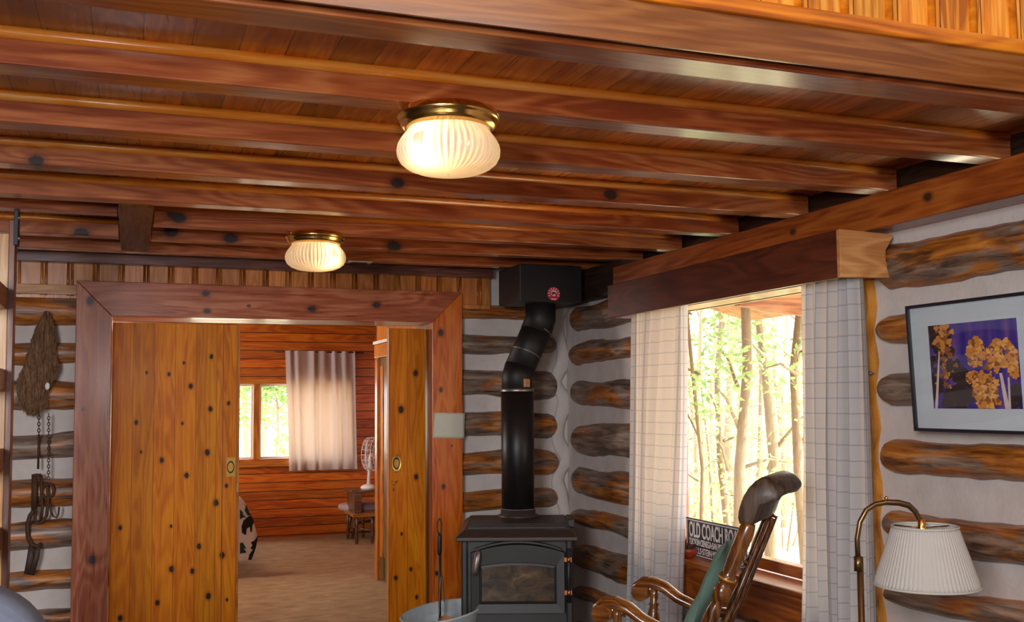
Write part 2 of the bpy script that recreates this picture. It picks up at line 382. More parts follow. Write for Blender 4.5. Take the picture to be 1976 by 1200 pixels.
# fur
t = NT('fur_brown'); c = t.obj(); v = t.vec('MULTIPLY', c, (1,1,.12)); n1 = t.noise(v, 120, 3, .7, .3); n2 = t.noise(c, 9, 2)
M['fur'] = t.out(t.bsdf(t.mix(n2, t.ramp(n1, [(.35, S(60,36,20)), (.65, S(136,96,60))]), t.ramp(n1, [(.35, S(96,62,38)), (.65, S(180,136,98))])), .8, normal=t.bump(n1, .8, .02)))
# window glass
t = NT('window_glass'); tr = t.n('ShaderNodeBsdfTransparent'); gl = t.n('ShaderNodeBsdfGlossy'); gl.inputs['Roughness'].default_value = .02
mx = t.n('ShaderNodeMixShader'); mx.inputs[0].default_value = .05; t.l(tr.outputs[0], mx.inputs[1]); t.l(gl.outputs[0], mx.inputs[2])
M['glass'] = t.out(mx)
# curtain cloth with window-pane check
def cloth(name, base, line, grid, trans=.4, lw=.0032, warm=(1,.78,.54)):
    t = NT(name); uv = t.n('ShaderNodeUVMap'); x = t.xyz(uv.outputs[0]); mk = None
    col = t.mix(t.noise(uv.outputs[0], 40, 3), tuple(q*.94 for q in base), base)
    if grid:
        for a in (0, 1):
            fr = t.math('FRACT', t.math('DIVIDE', x[a], grid)); e = t.math('MULTIPLY', t.math('MINIMUM', fr, t.math('SUBTRACT', 1., fr)), grid)
            k = t.maprange(e, lw*.5, lw, 1, 0); mk = k if mk is None else t.math('MAXIMUM', mk, k)
        col = t.mix(t.math('MULTIPLY', mk, .42), col, line)
    d = t.n('ShaderNodeBsdfDiffuse'); tl = t.n('ShaderNodeBsdfTranslucent'); t.l(col, d.inputs[0]); t.l(t.mix(1., col, warm, 'MULTIPLY'), tl.inputs[0])
    mx = t.n('ShaderNodeMixShader'); mx.inputs[0].default_value = trans; t.l(d.outputs[0], mx.inputs[1]); t.l(tl.outputs[0], mx.inputs[2])
    return t.out(mx)
M['curtain'] = cloth('curtain_check', S(214,212,212), S(116,126,148), .060)
M['bedcurtain'] = cloth('curtain_plain', S(196,188,188), (.5,.5,.5), 0, .3)
M['shade'] = cloth('lampshade_pleated', S(206,202,194), (.5,.5,.5), 0, .2)
# lit opal glass
t = NT('opal_glass'); d = t.n('ShaderNodeBsdfDiffuse'); d.inputs[0].default_value = (.62,.57,.48,1)
tl = t.n('ShaderNodeBsdfTranslucent'); tl.inputs[0].default_value = (.95,.78,.55,1); mx = t.n('ShaderNodeMixShader'); mx.inputs[0].default_value = .55
t.l(d.outputs[0], mx.inputs[1]); t.l(tl.outputs[0], mx.inputs[2]); g = t.n('ShaderNodeBsdfGlossy'); g.inputs['Roughness'].default_value = .15
m2 = t.n('ShaderNodeMixShader'); m2.inputs[0].default_value = .05; t.l(mx.outputs[0], m2.inputs[1]); t.l(g.outputs[0], m2.inputs[2])
em = t.n('ShaderNodeEmission'); em.inputs[0].default_value = (1,.76,.46,1); em.inputs[1].default_value = .05
ad = t.n('ShaderNodeAddShader'); t.l(m2.outputs[0], ad.inputs[0]); t.l(em.outputs[0], ad.inputs[1]); M['opal'] = t.out(ad)
# stove window: tan reflections painted into the dark glass colour
t = NT('stove_glass_reflection'); c = t.obj(); n1 = t.noise(t.vec('MULTIPLY', c, (1,1,1.8)), 9, 3, .6, .8)
M['stoveglass'] = t.out(t.bsdf(t.ramp(n1, [(.3, S(30,20,12)), (.55, S(78,58,36)), (.75, S(120,98,70))]), .3, coat=.08, coatr=.05, spec=.3))
# outside
def leafmat(name, a, b):
    t = NT(name); oi = t.n('ShaderNodeObjectInfo'); col = t.mix(t.noise(t.obj(), 6, 2), a, b)
    d = t.n('ShaderNodeBsdfDiffuse'); tl = t.n('ShaderNodeBsdfTranslucent'); t.l(col, d.inputs[0]); t.l(col, tl.inputs[0]); mx = t.n('ShaderNodeMixShader'); mx.inputs[0].default_value = .5
    t.l(d.outputs[0], mx.inputs[1]); t.l(tl.outputs[0], mx.inputs[2]); return t.out(mx)
M['leaf'] = leafmat('leaf_green', S(116,158,92), S(186,212,152))
M['needle'] = leafmat('leaf_dark_green', S(90,120,70), S(150,180,110))
t = NT('bark'); c = t.obj(); n1 = t.noise(t.vec('MULTIPLY', c, (1,1,.2)), 22, 4, .7); M['bark'] = t.out(t.bsdf(t.mix(n1, S(100,88,70), S(160,142,114)), .9, normal=t.bump(n1, .6, .03)))
t = NT('forest_ground'); c = t.obj(); n1 = t.noise(c, 1.6, 5, .65); M['ground'] = t.out(t.bsdf(t.ramp(n1, [(.35, S(130,124,80)), (.5, S(206,190,156)), (.65, S(240,226,200))]), .95))
M['eave'] = wood('wood_eave', 'x', dark=S(130,80,50), mid=S(176,120,80), light=S(200,146,104), rknots=(3.,.3,.02), normal_axis='y', coat=0, rough=(.6,.8))
M['signblack'] = plain('sign_black', S(44,34,34), .4)
M['signwhite'] = plain('sign_white', S(214,206,204), .5)
M['mat'] = plain('mat_board', S(200,210,216), .6)
M['frame'] = plain('frame_black', S(26,26,36), .35)
# =================================================================== room shell
YB = 6.36          # face of the door casing
YC, XC = 6.46, 2.78   # chinking planes of the back and right log walls
ZJ, ZT = 2.33, 2.42   # underside and top of the ceiling joists
WOP = (3.46, 5.24, .66, 2.03)   # window opening in the right wall (y0, y1, z0, z1)
# floors
struct(MB().box(-3.3, 3.3, -2.6, 6.76, -.08, 0).build('floor', M['floor']))
struct(MB().box(-3.0, 3.2, 6.76, 11.95, -.08, 0).build('floor_bedroom', M['carpet']))
struct(MB().box(-3.3, 3.05, 2.14, 6.7, ZT, ZT+.05).build('ceiling', M['ceil']))
struct(MB().box(-3.3, 3.05, -2.6, 2.2, 4.2, 4.25).build('ceiling_vault', M['ceil']))
struct(MB().box(-3.0, 3.2, 6.76, 11.95, 2.42, 2.47).build('ceiling_bedroom', M['bedwall']))
struct(MB().box(-3.4, -3.3, -2.6, 6.9, 0, 4.2).build('wall_left', M['dark']))
struct(MB().box(-3.4, 3.1, -1.75, -1.65, 0, 4.2).build('wall_rear', M['dark']))
# loft front
zf = atY(1976, 108, 2.12).z; zr = atY(1976, 80, 2.12).z
lf = MB().box(-3.3, 3.0, 2.12, 2.128, ZJ, zf).build('wall_loft', M['fascia']); struct(lf)
b = MB().box(-3.3, 3.0, 2.135, 2.16, zr-.01, 4.2)
struct_b = b.build('loft_boards', M['loft'], lf)
mb = MB()
for i in range(44): 
    x = -3.2+i*.14; mb.tube([(x,2.135,zr), (x,2.135,4.19)], (.012,.009), 8)
mb.build('cover_strip', M['rail'], lf)
mb = MB().box(-3.3, 3.0, 2.105, 2.15, zf, zr).build('rail', M['rail'], lf, bevel=.006)
# ---- logs
def log(parent, axis, a0, a1, z0, h0, z1, h1, perp, depth=.075, seed=0, round0=True, round1=True):
    rnd = random.Random(seed); L = abs(a1-a0); n = max(8, int(L/.07)); pts = []; rad = []
    ph = [rnd.uniform(0, 6) for _ in range(4)]
    ts = [i/n for i in range(n+1)]
    e0 = [(.0, .12), (.012, .55), (.035, .85)] if round0 else []
    e1 = [(.035, .85), (.012, .55), (.0, .12)] if round1 else []
    seq = [(d/L, k) for d, k in e0] + [(t, 1) for t in ts if (t*L > .06 or not round0) and ((1-t)*L > .06 or not round1)] + [(1-d/L, k) for d, k in e1]
    for t_, k in seq:
        a = a0+(a1-a0)*t_; h = h0+(h1-h0)*t_; z = z0+(z1-z0)*t_
        w = .007*math.sin(a*4.3+ph[0])+.005*math.sin(a*9.1+ph[1]); hh = h*(1+.06*math.sin(a*5.2+ph[2])+.05*math.sin(a*11+ph[3]))
        p = perp+.006*math.sin(a*3.7+ph[2])
        pts.append((a, p, z+w) if axis == 'x' else (p, a, z+w)); rad.append((hh*k, depth*k))
    mb = MB(); mb.tube(pts, rad, 18, up=(0,0,1))
    for i, v in enumerate(mb.v):      # knobbly surface
        q = math.sin(v[0]*31+v[2]*43+ph[0])*math.sin(v[1]*37+v[2]*29+ph[1]); mb.v[i] = (v[0]+.002*q*(axis=='y'), v[1]+.002*q*(axis=='x'), v[2]+.003*q)
    return mb.build('log', M['log_'+axis], parent)
# back wall with its opening
OX0, OX1, OZ = -.10, 1.807, 2.0
mb = MB().box(-3.3, OX0-.02, YC, 6.76, 0, 2.5).box(OX1+.02, 2.95, YC, 6.76, 0, 2.5).box(OX0-.02, OX1+.02, YC, 6.76, OZ+.04, 2.5)
wb = struct(mb.build('wall_back', M['chink']))
rowsL = [(2.03,.085),(1.79,.06),(1.55,.086),(1.266,.074),(1.0,.08),(.758,.078),(.506,.056),(.30,.045),(.06,.07)]
rowsR = [(2.085,.05),(1.877,.06),(1.612,.092),(1.343,.087),(1.09,.08),(.855,.07),(.6,.075),(.35,.07),(.09,.07)]
for i, (z, h) in enumerate(rowsL): log(wb, 'x', -3.2, -.2, z-.02, h, z, h, YC+.01, seed=i, round0=False, round1=False)
for i, (z, h) in enumerate(rowsR): log(wb, 'x', 1.92, 2.71, z, h, z-.005, h*1.02, YC+.01, seed=20+i, round0=False)
mb = MB(); n = 60
cp = [(2.728+.026*math.sin(i*.42*1.56+.6)+.008*math.sin(i*1.1), 6.448, 2.2*i/n) for i in range(n+1)]
mb.tube(cp, [(.022, .044+.006*math.sin(i*.83)) for i in range(n+1)], 14, up=(0,1,0))
mb.build('corner_chinking', M['chink'], wb)
# boarded strip above the door
mb = MB().box(-3.2, 2.012, 6.405, 6.45, 2.10, ZT).box(2.012, 2.213, 6.405, 6.45, 2.10, ZT)
pb = mb.build('board_strip', M['batten'], wb)
mb = MB()
for i in range(-3, 20):
    x = -.05+i*.137-.137*1.0
    if x < 2.2:
        for dx in (-.014, .008): mb.tube([(x+dx, 6.404, 2.115), (x+dx, 6.404, 2.30)], (.0085,.007), 8)
mb.build('moulded_strip', M['battenstrip'], wb)
mb = MB().box(-.62, -.29, 6.385, 6.41, atY(80,567,6.385).z, atY(80,548,6.385).z).build('ledger_strip', M['tan'], wb, bevel=.003)
mb = MB().box(2.01, 2.213, 6.395, 6.42, 2.095, 2.125).build('bottom_strip', M['batten'], wb, bevel=.003)
z0, z1 = atY(300, 512, 6.33).z, ZT
struct(MB().box(-3.2, 2.213, 6.33, 6.40, z0, z1).build('trim_4', M['plate'], bevel=.004))
# casing of the opening (mitred head)
CX0, CX1, CZ = -.292, 2.009, 2.2
mb = MB().prism([(CX0,CZ),(OX0,OZ),(OX1,OZ),(CX1,CZ)][::-1], 'y', YB, 6.44); struct(mb.build('trim_1', M['head'], bevel=.004))
mb = MB().prism([(CX0,CZ),(OX0,OZ),(OX0,0),(CX0,0)], 'y', YB+.002, 6.44); struct(mb.build('trim_2', M['cas_l'], bevel=.004))
mb = MB().prism([(CX1,CZ),(OX1,OZ),(OX1,0),(CX1,0)][::-1], 'y', YB+.002, 6.44); struct(mb.build('trim_3', M['cas_r'], bevel=.004))
mb = MB().box(OX0-.02, OX0-.002, 6.44, 6.78, 0, OZ).box(OX1+.002, OX1+.02, 6.44, 6.78, 0, OZ); jb = struct(mb.build('trim_5', M['jamb']))
mb = MB().box(OX0, OX1, 6.40, 6.78, OZ+.002, OZ+.03); struct(mb.build('trim_6', M['soffit']))
# ---- sliding doors
def door(name, x0, x1, y0, mat, stile, label):
    mb = MB(); mb.box(x0, x1, y0, y0+.036, .015, 1.968)
    d = mb.build(name, M[mat], bevel=.003); d['kind'] = 'structure'; d['label'] = label; d['category'] = 'door'
    return d
d1 = door('door_1', OX0+.004, .622, 6.435, 'door_l', 0, 'honey-coloured knotty pine sliding door at the left of the wide doorway')
d2 = door('door_2', 1.560, OX1-.006, 6.50, 'door_r', 0, 'narrow honey pine door edge half slid away at the right of the doorway')
e = MB().box(.612, .6245, 6.428, 6.475, .015, 1.972).build('edge_strip', M['goldtrim'], d1, bevel=.002)
MB().box(.525, .530, 6.4335, 6.437, .015, 1.968).build('stile_joint', M['jamb'], d1)
MB().box(1.554, 1.5615, 6.494, 6.54, .015, 1.972).build('edge_strip', M['goldtrim'], d2, bevel=.002)
def pull(parent, px, py, Y, w=.052, h=.115, plate=True):
    c = atY(px, py, Y); mb = MB()
    if plate: mb.box(c.x-w/2, c.x+w/2, Y-.0035, Y+.001, c.z-h/2, c.z+h/2)
    else: mb.lathe([(.0,0),(.024,0),(.03,-.003),(.033,0)], (c.x, Y-.001, c.z), 28, Matrix(((1,0,0),(0,0,1),(0,1.75,0))))
    p = mb.build('pull_plate', M['pull'] , parent, bevel=.001)
    mb = MB(); Mx = Matrix(((1,0,0),(0,0,1),(0,1.7,0)))
    mb.lathe([(.021,-.0036),(.0215,-.0055),(.018,-.0058),(.0165,-.0036)], (c.x, Y, c.z), 28, Mx); mb.build('cup_rim', M['darkhole'], p)
    mb = MB(); mb.lathe([(.0,-.0042),(.0165,-.004)], (c.x, Y, c.z), 28, Mx); mb.build('cup', M['pull'], p)
pull(d1, 445, 901, 6.435)
pull(d2, 765, 894, 6.50, plate=False)
c = atY(760, 932, 6.50); mb = MB(); mb.tube([(c.x-.02, 6.49, c.z+.012), (c.x, 6.485, c.z-.004), (c.x+.018, 6.49, c.z+.012)], .006, 8); mb.tube([(c.x-.004, 6.49, c.z), (c.x-.004, 6.488, c.z-.05)], .004, 8); mb.build('latch_hook', M['pull'], d2)
c = atY(458, 940, 6.43); MB().box(c.x-.006, c.x+.004, 6.424, 6.434, c.z-.028, c.z+.024).build('latch_keeper', M['pull'], d1)
# ---- right wall
mb = MB(); Y0, Y1, Z0, Z1 = WOP
mb.box(XC, 3.0, -2.6, Y0, 0, 2.16).box(XC, 3.0, Y1, 6.76, 0, 2.16).box(XC, 3.0, Y0, Y1, 0, Z0).box(XC, 3.0, Y0, Y1, Z1, 2.16).box(XC+.2, 3.05, -2.6, 2.1, 2.16, 4.2)
wr = struct(mb.build('wall_right', M['chink']))
LL = [(2.035,.085,2.03,.085),(1.797,.068,1.812,.066),(1.54,.082,1.536,.083),(1.249,.098,1.26,.096),(.965,.09,.98,.092),(.735,.045,.756,.071),(.478,.075,.518,.086),(.244,.036,.29,.058),(.02,.05,.06,.06)]
RL = [(2.007,.09,2.009,.098),(1.76,.06,1.73,.073),(1.52,.066,1.513,.063),(1.27,.063,1.284,.066),(1.008,.061,1.03,.079),(.752,.042,.82,.055),(.49,.07,.50,.075),(.24,.06,.26,.06),(.03,.05,.03,.05)]
for i, (za, ha, zb, hb) in enumerate(LL):
    log(wr, 'y', 6.33, 5.23, za, ha, zb, hb, XC+.005, .07, seed=50+i, round1=False)
    if i in (6, 7, 8): log(wr, 'y', 5.23, 3.44, zb, hb, RL[i][0], RL[i][1], XC+.005, .07, seed=90+i, round0=False, round1=False)
for i, (za, ha, zb, hb) in enumerate(RL):
    log(wr, 'y', 3.315, .5, za, ha, zb+(zb-za)*1.5 if False else zb, hb, XC+.005, .075, seed=70+i, round1=False)
# upper beam on the right wall, shaded far end and recess above painted dark
mb = MB().box(2.65, 2.86, .4, 5.46, 2.142, 2.275); tb = struct(mb.build('wall_right_beam', M['beam'], bevel=.006))
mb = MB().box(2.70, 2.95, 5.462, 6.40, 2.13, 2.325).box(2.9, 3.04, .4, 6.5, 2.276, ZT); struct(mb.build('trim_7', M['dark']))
# ---- window in the right wall
YW0, YW1 = 3.55, atX(1328, 700, 2.94).y
GX = 2.90
mb = MB().box(GX-.03, GX+.03, YW0, YW1+.05, Z0+.02, Z0+.075).box(GX-.03, GX+.03, YW0, YW1+.05, 1.985, 2.03)
w1 = struct(mb.build('window_1', M['winwood'], bevel=.004))
MB().box(GX-.03, GX+.03, YW1, YW1+.06, Z0+.02, 2.03).build('left_stile', M['jambred'], w1, bevel=.003)
MB().box(GX-.03, GX+.03, YW0-.06, YW0, Z0+.02, 2.03).build('right_stile', M['jambred'], w1, bevel=.003)
MB().box(GX-.003, GX+.003, YW0, YW1, Z0+.05, 2.0).build('pane', M['glass'], w1)
MB().box(XC-.03, GX, YW1+.02, Y1+.02, Z0, 2.03).build('left_jamb', M['jambred'], w1)
MB().box(XC-.03, GX, Y0-.02, YW0-.03, Z0, 2.03).build('right_jamb', M['jambred'], w1)
MB().box(XC-.06, GX, Y0-.02, Y1+.02, 1.985, 2.04).build('head_board', M['winwood'], w1, bevel=.003)
zs = atX(1318, 1079, 2.69).z
MB().box(2.69, GX-.03, Y0-.05, Y1+.05, zs-.03, zs).build('sill', M['winwood'], w1, bevel=.005)
MB().box(2.705, 2.78, Y0-.03, Y1+.03, zs-.19, zs-.03).build('apron', M['winwood'], w1, bevel=.004)
mb = MB(); pp = []
for k in range(41):
    z = .25+1.74*k/40; near = max([max(0, 1-abs(z-r[0])/(r[1]+.05)) for r in RL]); pp.append((3.335+.025*near, z))
poly = [(3.46, .25)] + pp[::1] + [(3.46, 1.99)]
mb.prism([(y, z) for y, z in poly], 'x', 2.735, 2.779); MBp = mb.build('side_casing', M['winwoodz'], w1)
# porch eave seen above the window, ground outside
Ye = atX(1415, 590, 2.98).y
mb = MB(); a = atY(1415, 590, Ye); bq = atY(1556, 612, Ye); sl = (bq.z-a.z)/(bq.x-a.x)
x0, x1 = 2.99, 4.3
mb.prism([(x0, a.z+sl*(x0-a.x)), (x1, a.z+sl*(x1-a.x)), (x1, a.z+sl*(x1-a.x)+.28), (x0, a.z+sl*(x0-a.x)+.28)][::-1], 'y', Ye-.05, Ye)
ev = struct(mb.build('eave_rafter', M['eave']))
zz = a.z+.26
mb = MB(); mb.prism([(2.6, zz+.35), (4.5, zz+sl*1.5+.02), (4.5, zz+sl*1.5+.06), (2.6, zz+.40)][::-1], 'y', -3, 6.9); struct(mb.build('roof_eave', M['eave']))
mb = MB(); nx = 40
mb.grid(lambda u, v: (3.02+60*u*u, -12+60*v, -.25+.05*math.sin(u*31)*math.sin(v*23)+ .9*u), 60, 60); 
struct(mb.build('ground', M['ground']))
mb = MB(); mb.grid(lambda u, v: (-25+45*u, 12.06+60*v, -.25+.06*math.sin(u*31)*math.sin(v*23)+.8*v), 40, 40); struct(mb.build('ground_behind', M['ground']))
# ---- bedroom shell
BY = 11.8; BX1 = 2.66
g0, g1 = atY(466, 741, BY), atY(560, 884, BY)
wx0, wx1, wz0, wz1 = .62, 2.36, g1.z, g0.z
mb = MB().box(-3, wx0, BY, BY+.15, 0, 2.45).box(wx1, 3.2, BY, BY+.15, 0, 2.45).box(wx0, wx1, BY, BY+.15, 0, wz0).box(wx0, wx1, BY, BY+.15, wz1, 2.45)
struct(mb.build('wall_bedroom', M['bedwall']))
struct(MB().box(BX1, BX1+.1, 6.76, BY, 0, 2.45).build('wall_bedroom_right', M['bedside']))
struct(MB().box(-3.1, -3, 6.76, BY+.1, 0, 2.45).build('wall_bedroom_left', M['bedside']))
mb = MB()
mx = atY(495, 800, BY).x
mb.box(wx0-.05, wx1+.05, BY-.025, BY+.02, wz1, wz1+.06).box(wx0-.05, wx1+.05, BY-.025, BY+.02, wz0-.055, wz0)
w2 = struct(mb.build('window_2', M['winwoodx'], bevel=.004))
MB().box(mx-.035, mx+.035, BY-.02, BY+.1, wz0, wz1).build('mullion', M['winwoodz'], w2, bevel=.004)
MB().box(wx0-.05, wx1+.05, BY-.06, BY-.02, wz0-.085, wz0-.055).build('sill', M['winwoodx'], w2, bevel=.003)
fr = .022
for xa, xb in ((wx0, mx-.035), (mx+.035, wx1)):
    mb = MB().box(xa, xa+fr, BY+.05, BY+.08, wz0, wz1).box(xb-fr, xb, BY+.05, BY+.08, wz0, wz1).box(xa+fr, xb-fr, BY+.05, BY+.08, wz0, wz0+fr).box(xa+fr, xb-fr, BY+.05, BY+.08, wz1-fr, wz1)
    s_ = mb.build('sash', M['white'], w2)
    MB().box(xa+fr, xb-fr, BY+.063, BY+.067, wz0+fr, wz1-fr).build('pane', M['glass'], s_)
# partition with the brown door, at the right inside the bedroom
PX = 1.985
mb = MB().box(PX, PX+.1, 6.80, 8.73, 1.98, 2.42).box(PX, PX+.1, 8.67, 8.73, 0, 1.98); pt = struct(mb.build('wall_partition', M['goldtrim'], bevel=.003))
mb = MB().box(PX-.012, PX, 8.66, 8.735, 0, 1.86).build('door_casing', M['goldtrim'], pt, bevel=.003)
mb = MB().box(PX-.02, PX+.0, 6.85, 8.735, 1.87, 1.98).build('head_casing', M['goldtrim'], pt, bevel=.003)
mb = MB().box(PX-.03, PX+.0, 6.85, 8.74, 1.985, 2.01).build('ledge', M['white'], pt, bevel=.003)
d3 = MB().box(PX+.02, PX+.06, 7.75, 8.66, .02, 1.97).build('door_3', M['golddoor'], bevel=.003); d3['kind'] = 'structure'
MB().box(PX+.012, PX+.021, 8.52, 8.655, .02, .2).build('bottom_rail', M['golddoor'], d3, bevel=.002)
MB().box(PX+.012, PX+.021, 8.56, 8.655, .2, 1.8).build('stile', M['goldtrim'], d3, bevel=.002)
# =================================================================== ceiling joists, block, lights
JY = [(2.18, .12), (2.755, .10), (3.33, .10), (3.91, .10), (4.485, .095), (5.06, .09), (5.53, .09), (6.02, .085)]
JL = ['first dark ceiling joist tucked in behind the loft edge board', 'ceiling joist carrying the nearer glass globe light on its underside', 'second ceiling joist behind the nearer globe light, plain along its length',
      'knotty ceiling joist with dark oval knots, three joists behind the nearer globe', 'full-length ceiling joist in front of the square brown ceiling block', 'ceiling joist carrying the farther globe light, meeting the square block',
      'ceiling joist just behind the farther globe light, meeting the square block', 'last ceiling joist, beside the small white plate and the boarded strip over the doorway']
jobjs = []
blkx0, blkx1 = atZ(235, 440, ZJ).x-.01, atZ(290, 440, ZJ).x+.005
def joist(x0, x1, y, w, label, group='ceiling joists', zb=ZJ, kpx=()):
    cx = (x0+x1)/2
    t = thing('ceiling_joist', label, 'joist', (cx, y, zb), group, kind='thing')
    mt = M['joist']
    if kpx: mt = wood('wood_joist_knotty', 'x', knots=[(p-Vector((cx, y, zb)), r*1.5) for p, r in kn([(a, b, 12) for a, b in kpx], Y=y)], **JW)
    MB().box(x0, x1, y, y+w, zb, ZT).build('beam', mt, t, bevel=.005)
    if y > 2.3: MB().tube([(x0, y-.003, ZT-.012), (min(x1, 2.87), y-.003, ZT-.012)], .0165, 12).build('bead_moulding', M['bead'], t)
    return t
for (y, w), lab in zip(JY, JL):
    x0 = -3.25
    if y in (5.06, 5.53): x0 = blkx1+.005
    joist(x0, 2.89, y, w, lab, kpx={3.91: [(70,310),(767,353),(1178,375)], 5.06: [(337,413),(345,420)], 5.53: [(330,447),(445,460),(760,475)]}.get(y, ()))
joist(-3.25, blkx0-.005, 4.9, .09, 'short ceiling joist ending at the near corner of the square block, by the ladder', zb=2.345)
joist(-3.25, blkx0-.005, 5.50, .09, 'short ceiling joist bolted to the bracketed ladder post, ending at the square block', kpx=[(157,450)])
t = thing('ceiling_block', 'square brown wooden block bridging the cut joists near the ladder', 'block', (blkx0, 5.2, ZJ), kind='thing')
MB().box(blkx0, blkx1, 4.585, 5.95, ZJ-.006, ZT).build('trimmer', wood('wood_block', 'y', dark=S(70,36,8), mid=S(94,50,12), light=S(112,66,22), coat=.05, spec=.2), t, bevel=.006)
# lights
def ceiling_light(c, label, bulb):
    t = thing('ceiling_light', label, 'ceiling light', c, 'globe ceiling lights')
    prof = [(.02,0),(.128,0),(.139,-.006),(.146,-.018),(.147,-.026),(.142,-.030),(.139,-.034),(.139,-.042),(.134,-.050),(.126,-.056),(.120,-.058),(.112,-.052)]
    MB().lathe(prof, (0,0,0), 56).build('brass_pan', M['brass'], t, local=True)
    pts = [(.113,-.050),(.116,-.060),(.124,-.072),(.134,-.085),(.1425,-.102),(.1455,-.118),(.1435,-.135),(.135,-.152),(.118,-.167),(.092,-.178),(.06,-.184),(.03,-.186),(.004,-.186)]
    mb = MB(); mb.lathe(pts, (0,0,0), 240, ripple=[.004,.006,.009,.011,.018,.022,.024,.024,.018,.012,.005,.001,0,48]); mb.build('glass_globe', M['opal'], t, local=True)
    for (dx, dy, e) in bulb:
        bl = MB().ball((dx, dy, -.112), .014, 12, 8).build('bulb', M['bulb'], t, local=True)
        L = bpy.data.lights.new('bulb_light', 'POINT'); L.energy = e; L.color = (1, .72, .42); L.shadow_soft_size = .016
        lo_ = bpy.data.objects.new('bulb_light', L); COL.objects.link(lo_); lo_.location = Vector(c)+Vector((dx, dy, -.112)); 
        bl.visible_shadow = True
    return t
t_ = NT('lamp_bulb'); e_ = t_.n('ShaderNodeEmission'); e_.inputs[0].default_value = (1,.8,.55,1); e_.inputs[1].default_value = 2; M['bulb'] = t_.out(e_)
ceiling_light((.845, 2.80, ZJ), 'ribbed white globe ceiling light with brass rim, the larger and nearer one', [(-.096, -.074, 3.4)])
ceiling_light((.853, 5.10, ZJ), 'ribbed white globe ceiling light with brass rim, farther away above the doorway', [(.06, -.105, 2.2)])
# small white plate under the last joist
p = MB(); a = atZ(667, 514, ZJ); bq = atZ(710, 505, ZJ)
t = thing('ceiling_plate', 'small white-edged plate on the underside of the last ceiling joist', 'plate', (1.28, 6.06, ZJ))
MB().box(1.20, 1.345, 6.024, 6.10, ZJ-.006, ZJ).build('plate', M['white'], t, bevel=.001)
MB().box(1.225, 1.32, 6.04, 6.084, ZJ-.008, ZJ-.005).build('slot', M['rust'], t)
# =================================================================== stove corner
t = thing('wood_stove', 'black iron wood stove with an arched glass door in the log corner', 'stove', (2.0, 5.36, 0))
stove = t; SW = Vector((0,0,EYE))+ray(997,1034)*5.68; SW.z = 0; SROT = -.365; zt_dummy = 0
PC = Vector((0,0,EYE))+ray(1000,990)*6.38; PC.z = 0
PL = Matrix.Rotation(-SROT, 3, 'Z') @ (PC-SW) + Vector((2.0,5.36,0))
SX0, SX1, SY0, SY1 = 1.68, 2.32, 5.40, 6.16
zt = .785
MB().box(SX0+.02, SX1-.02, SY0, SY1, .18, zt-.035).build('body', M['iron'], t, bevel=.012)
# corner pilasters
MB().box(SX0+.012, SX0+.05, SY0-.012, SY0+.05, .18, zt-.035).build('corner_post', M['iron'], t, bevel=.01)
MB().box(SX1-.05, SX1-.012, SY0-.012, SY0+.05, .18, zt-.035).build('corner_post', M['iron'], t, bevel=.01)
# top: sloping lip plus flat plate with raised ribs
mb = MB()
o = [(SX0-.015, SY0-.06), (SX1+.015, SY0-.06), (SX1+.015, SY1+.02), (SX0-.015, SY1+.02)]; i_ = [(SX0+.03, SY0+.0), (SX1-.03, SY0+.0), (SX1-.03, SY1), (SX0+.03, SY1)]
vs = [(x,y,zt-.055) for x,y in o]+[(x,y,zt-.034) for x,y in o]+[(x,y,zt) for x,y in i_]
mb.add(vs, [(3,2,1,0)]+[(k,(k+1)%4,4+(k+1)%4,4+k) for k in range(4)]+[(4+k,4+(k+1)%4,8+(k+1)%4,8+k) for k in range(4)]+[(8,9,10,11)], smooth=False)
tp = mb.build('top_plate', M['ironbrown'], t, bevel=.006)
mb = MB()
for k in range(4): mb.box(SX0+.045, SX1-.045, SY0+.06+k*.055, SY0+.082+k*.055, zt-.002, zt+.010)
mb.build('rib', M['iron'], tp, bevel=.003)
mb = MB().box(SX1-.03, SX1+.012, SY0+.25, SY0+.5, zt-.02, zt+.03); mb.build('side_lug', M['iron'], tp, bevel=.008)
mb = MB().lathe([(.095,zt-.005),(.125,zt),(.125,zt+.012),(.108,zt+.018),(.106,zt+.05),(.100,zt+.05)], (PL.x,PL.y,0), 36); mb.build('flue_collar', M['ironbrown'], tp)
# door
dz0, dz1, dx0, dx1 = .335, .668, 1.745, 2.265
fy = SY0-.03
def arch(x0, x1, z0, z1, rise, n=14):
    return [(x0,z0),(x1,z0)] + [(x1-(x1-x0)*k/n, z1+rise*(1-(2*k/n-1)**2)) for k in range(n+1)]
A_ = arch(dx0, dx1, dz0, dz1, .045); B_ = arch(dx0+.05, dx1-.05, dz0+.055, dz1-.075, .018)
mb = MB(); n = len(A_)
vs = [(x,fy+.012,z) for x,z in A_]+[(x*.985+2.0*.015,fy-.012,z*.985+.47*.015) for x,z in A_]+[(x,fy-.006,z) for x,z in B_]+[(x,fy+.014,z) for x,z in B_]
fs = []
for q in range(3): fs += [(q*n+k, q*n+(k+1)%n, (q+1)*n+(k+1)%n, (q+1)*n+k) for k in range(n)]
mb.add(vs, fs, smooth=False); dr = mb.build('door', M['iron'], t, bevel=.003)
mb = MB(); mb.prism(B_, 'y', fy+.006, fy+.016); mb.build('door_glass', M['stoveglass'], dr)
mb = MB(); Bi = arch(dx0+.062, dx1-.062, dz0+.067, dz1-.087, .016); n = len(B_)
vs = [(x,fy+.004,z) for x,z in B_]+[(x,fy+.0,z) for x,z in Bi]; mb.add(vs, [(k,(k+1)%n,n+(k+1)%n,n+k) for k in range(n)], smooth=False); mb.build('glass_trim', M['iron'], dr)
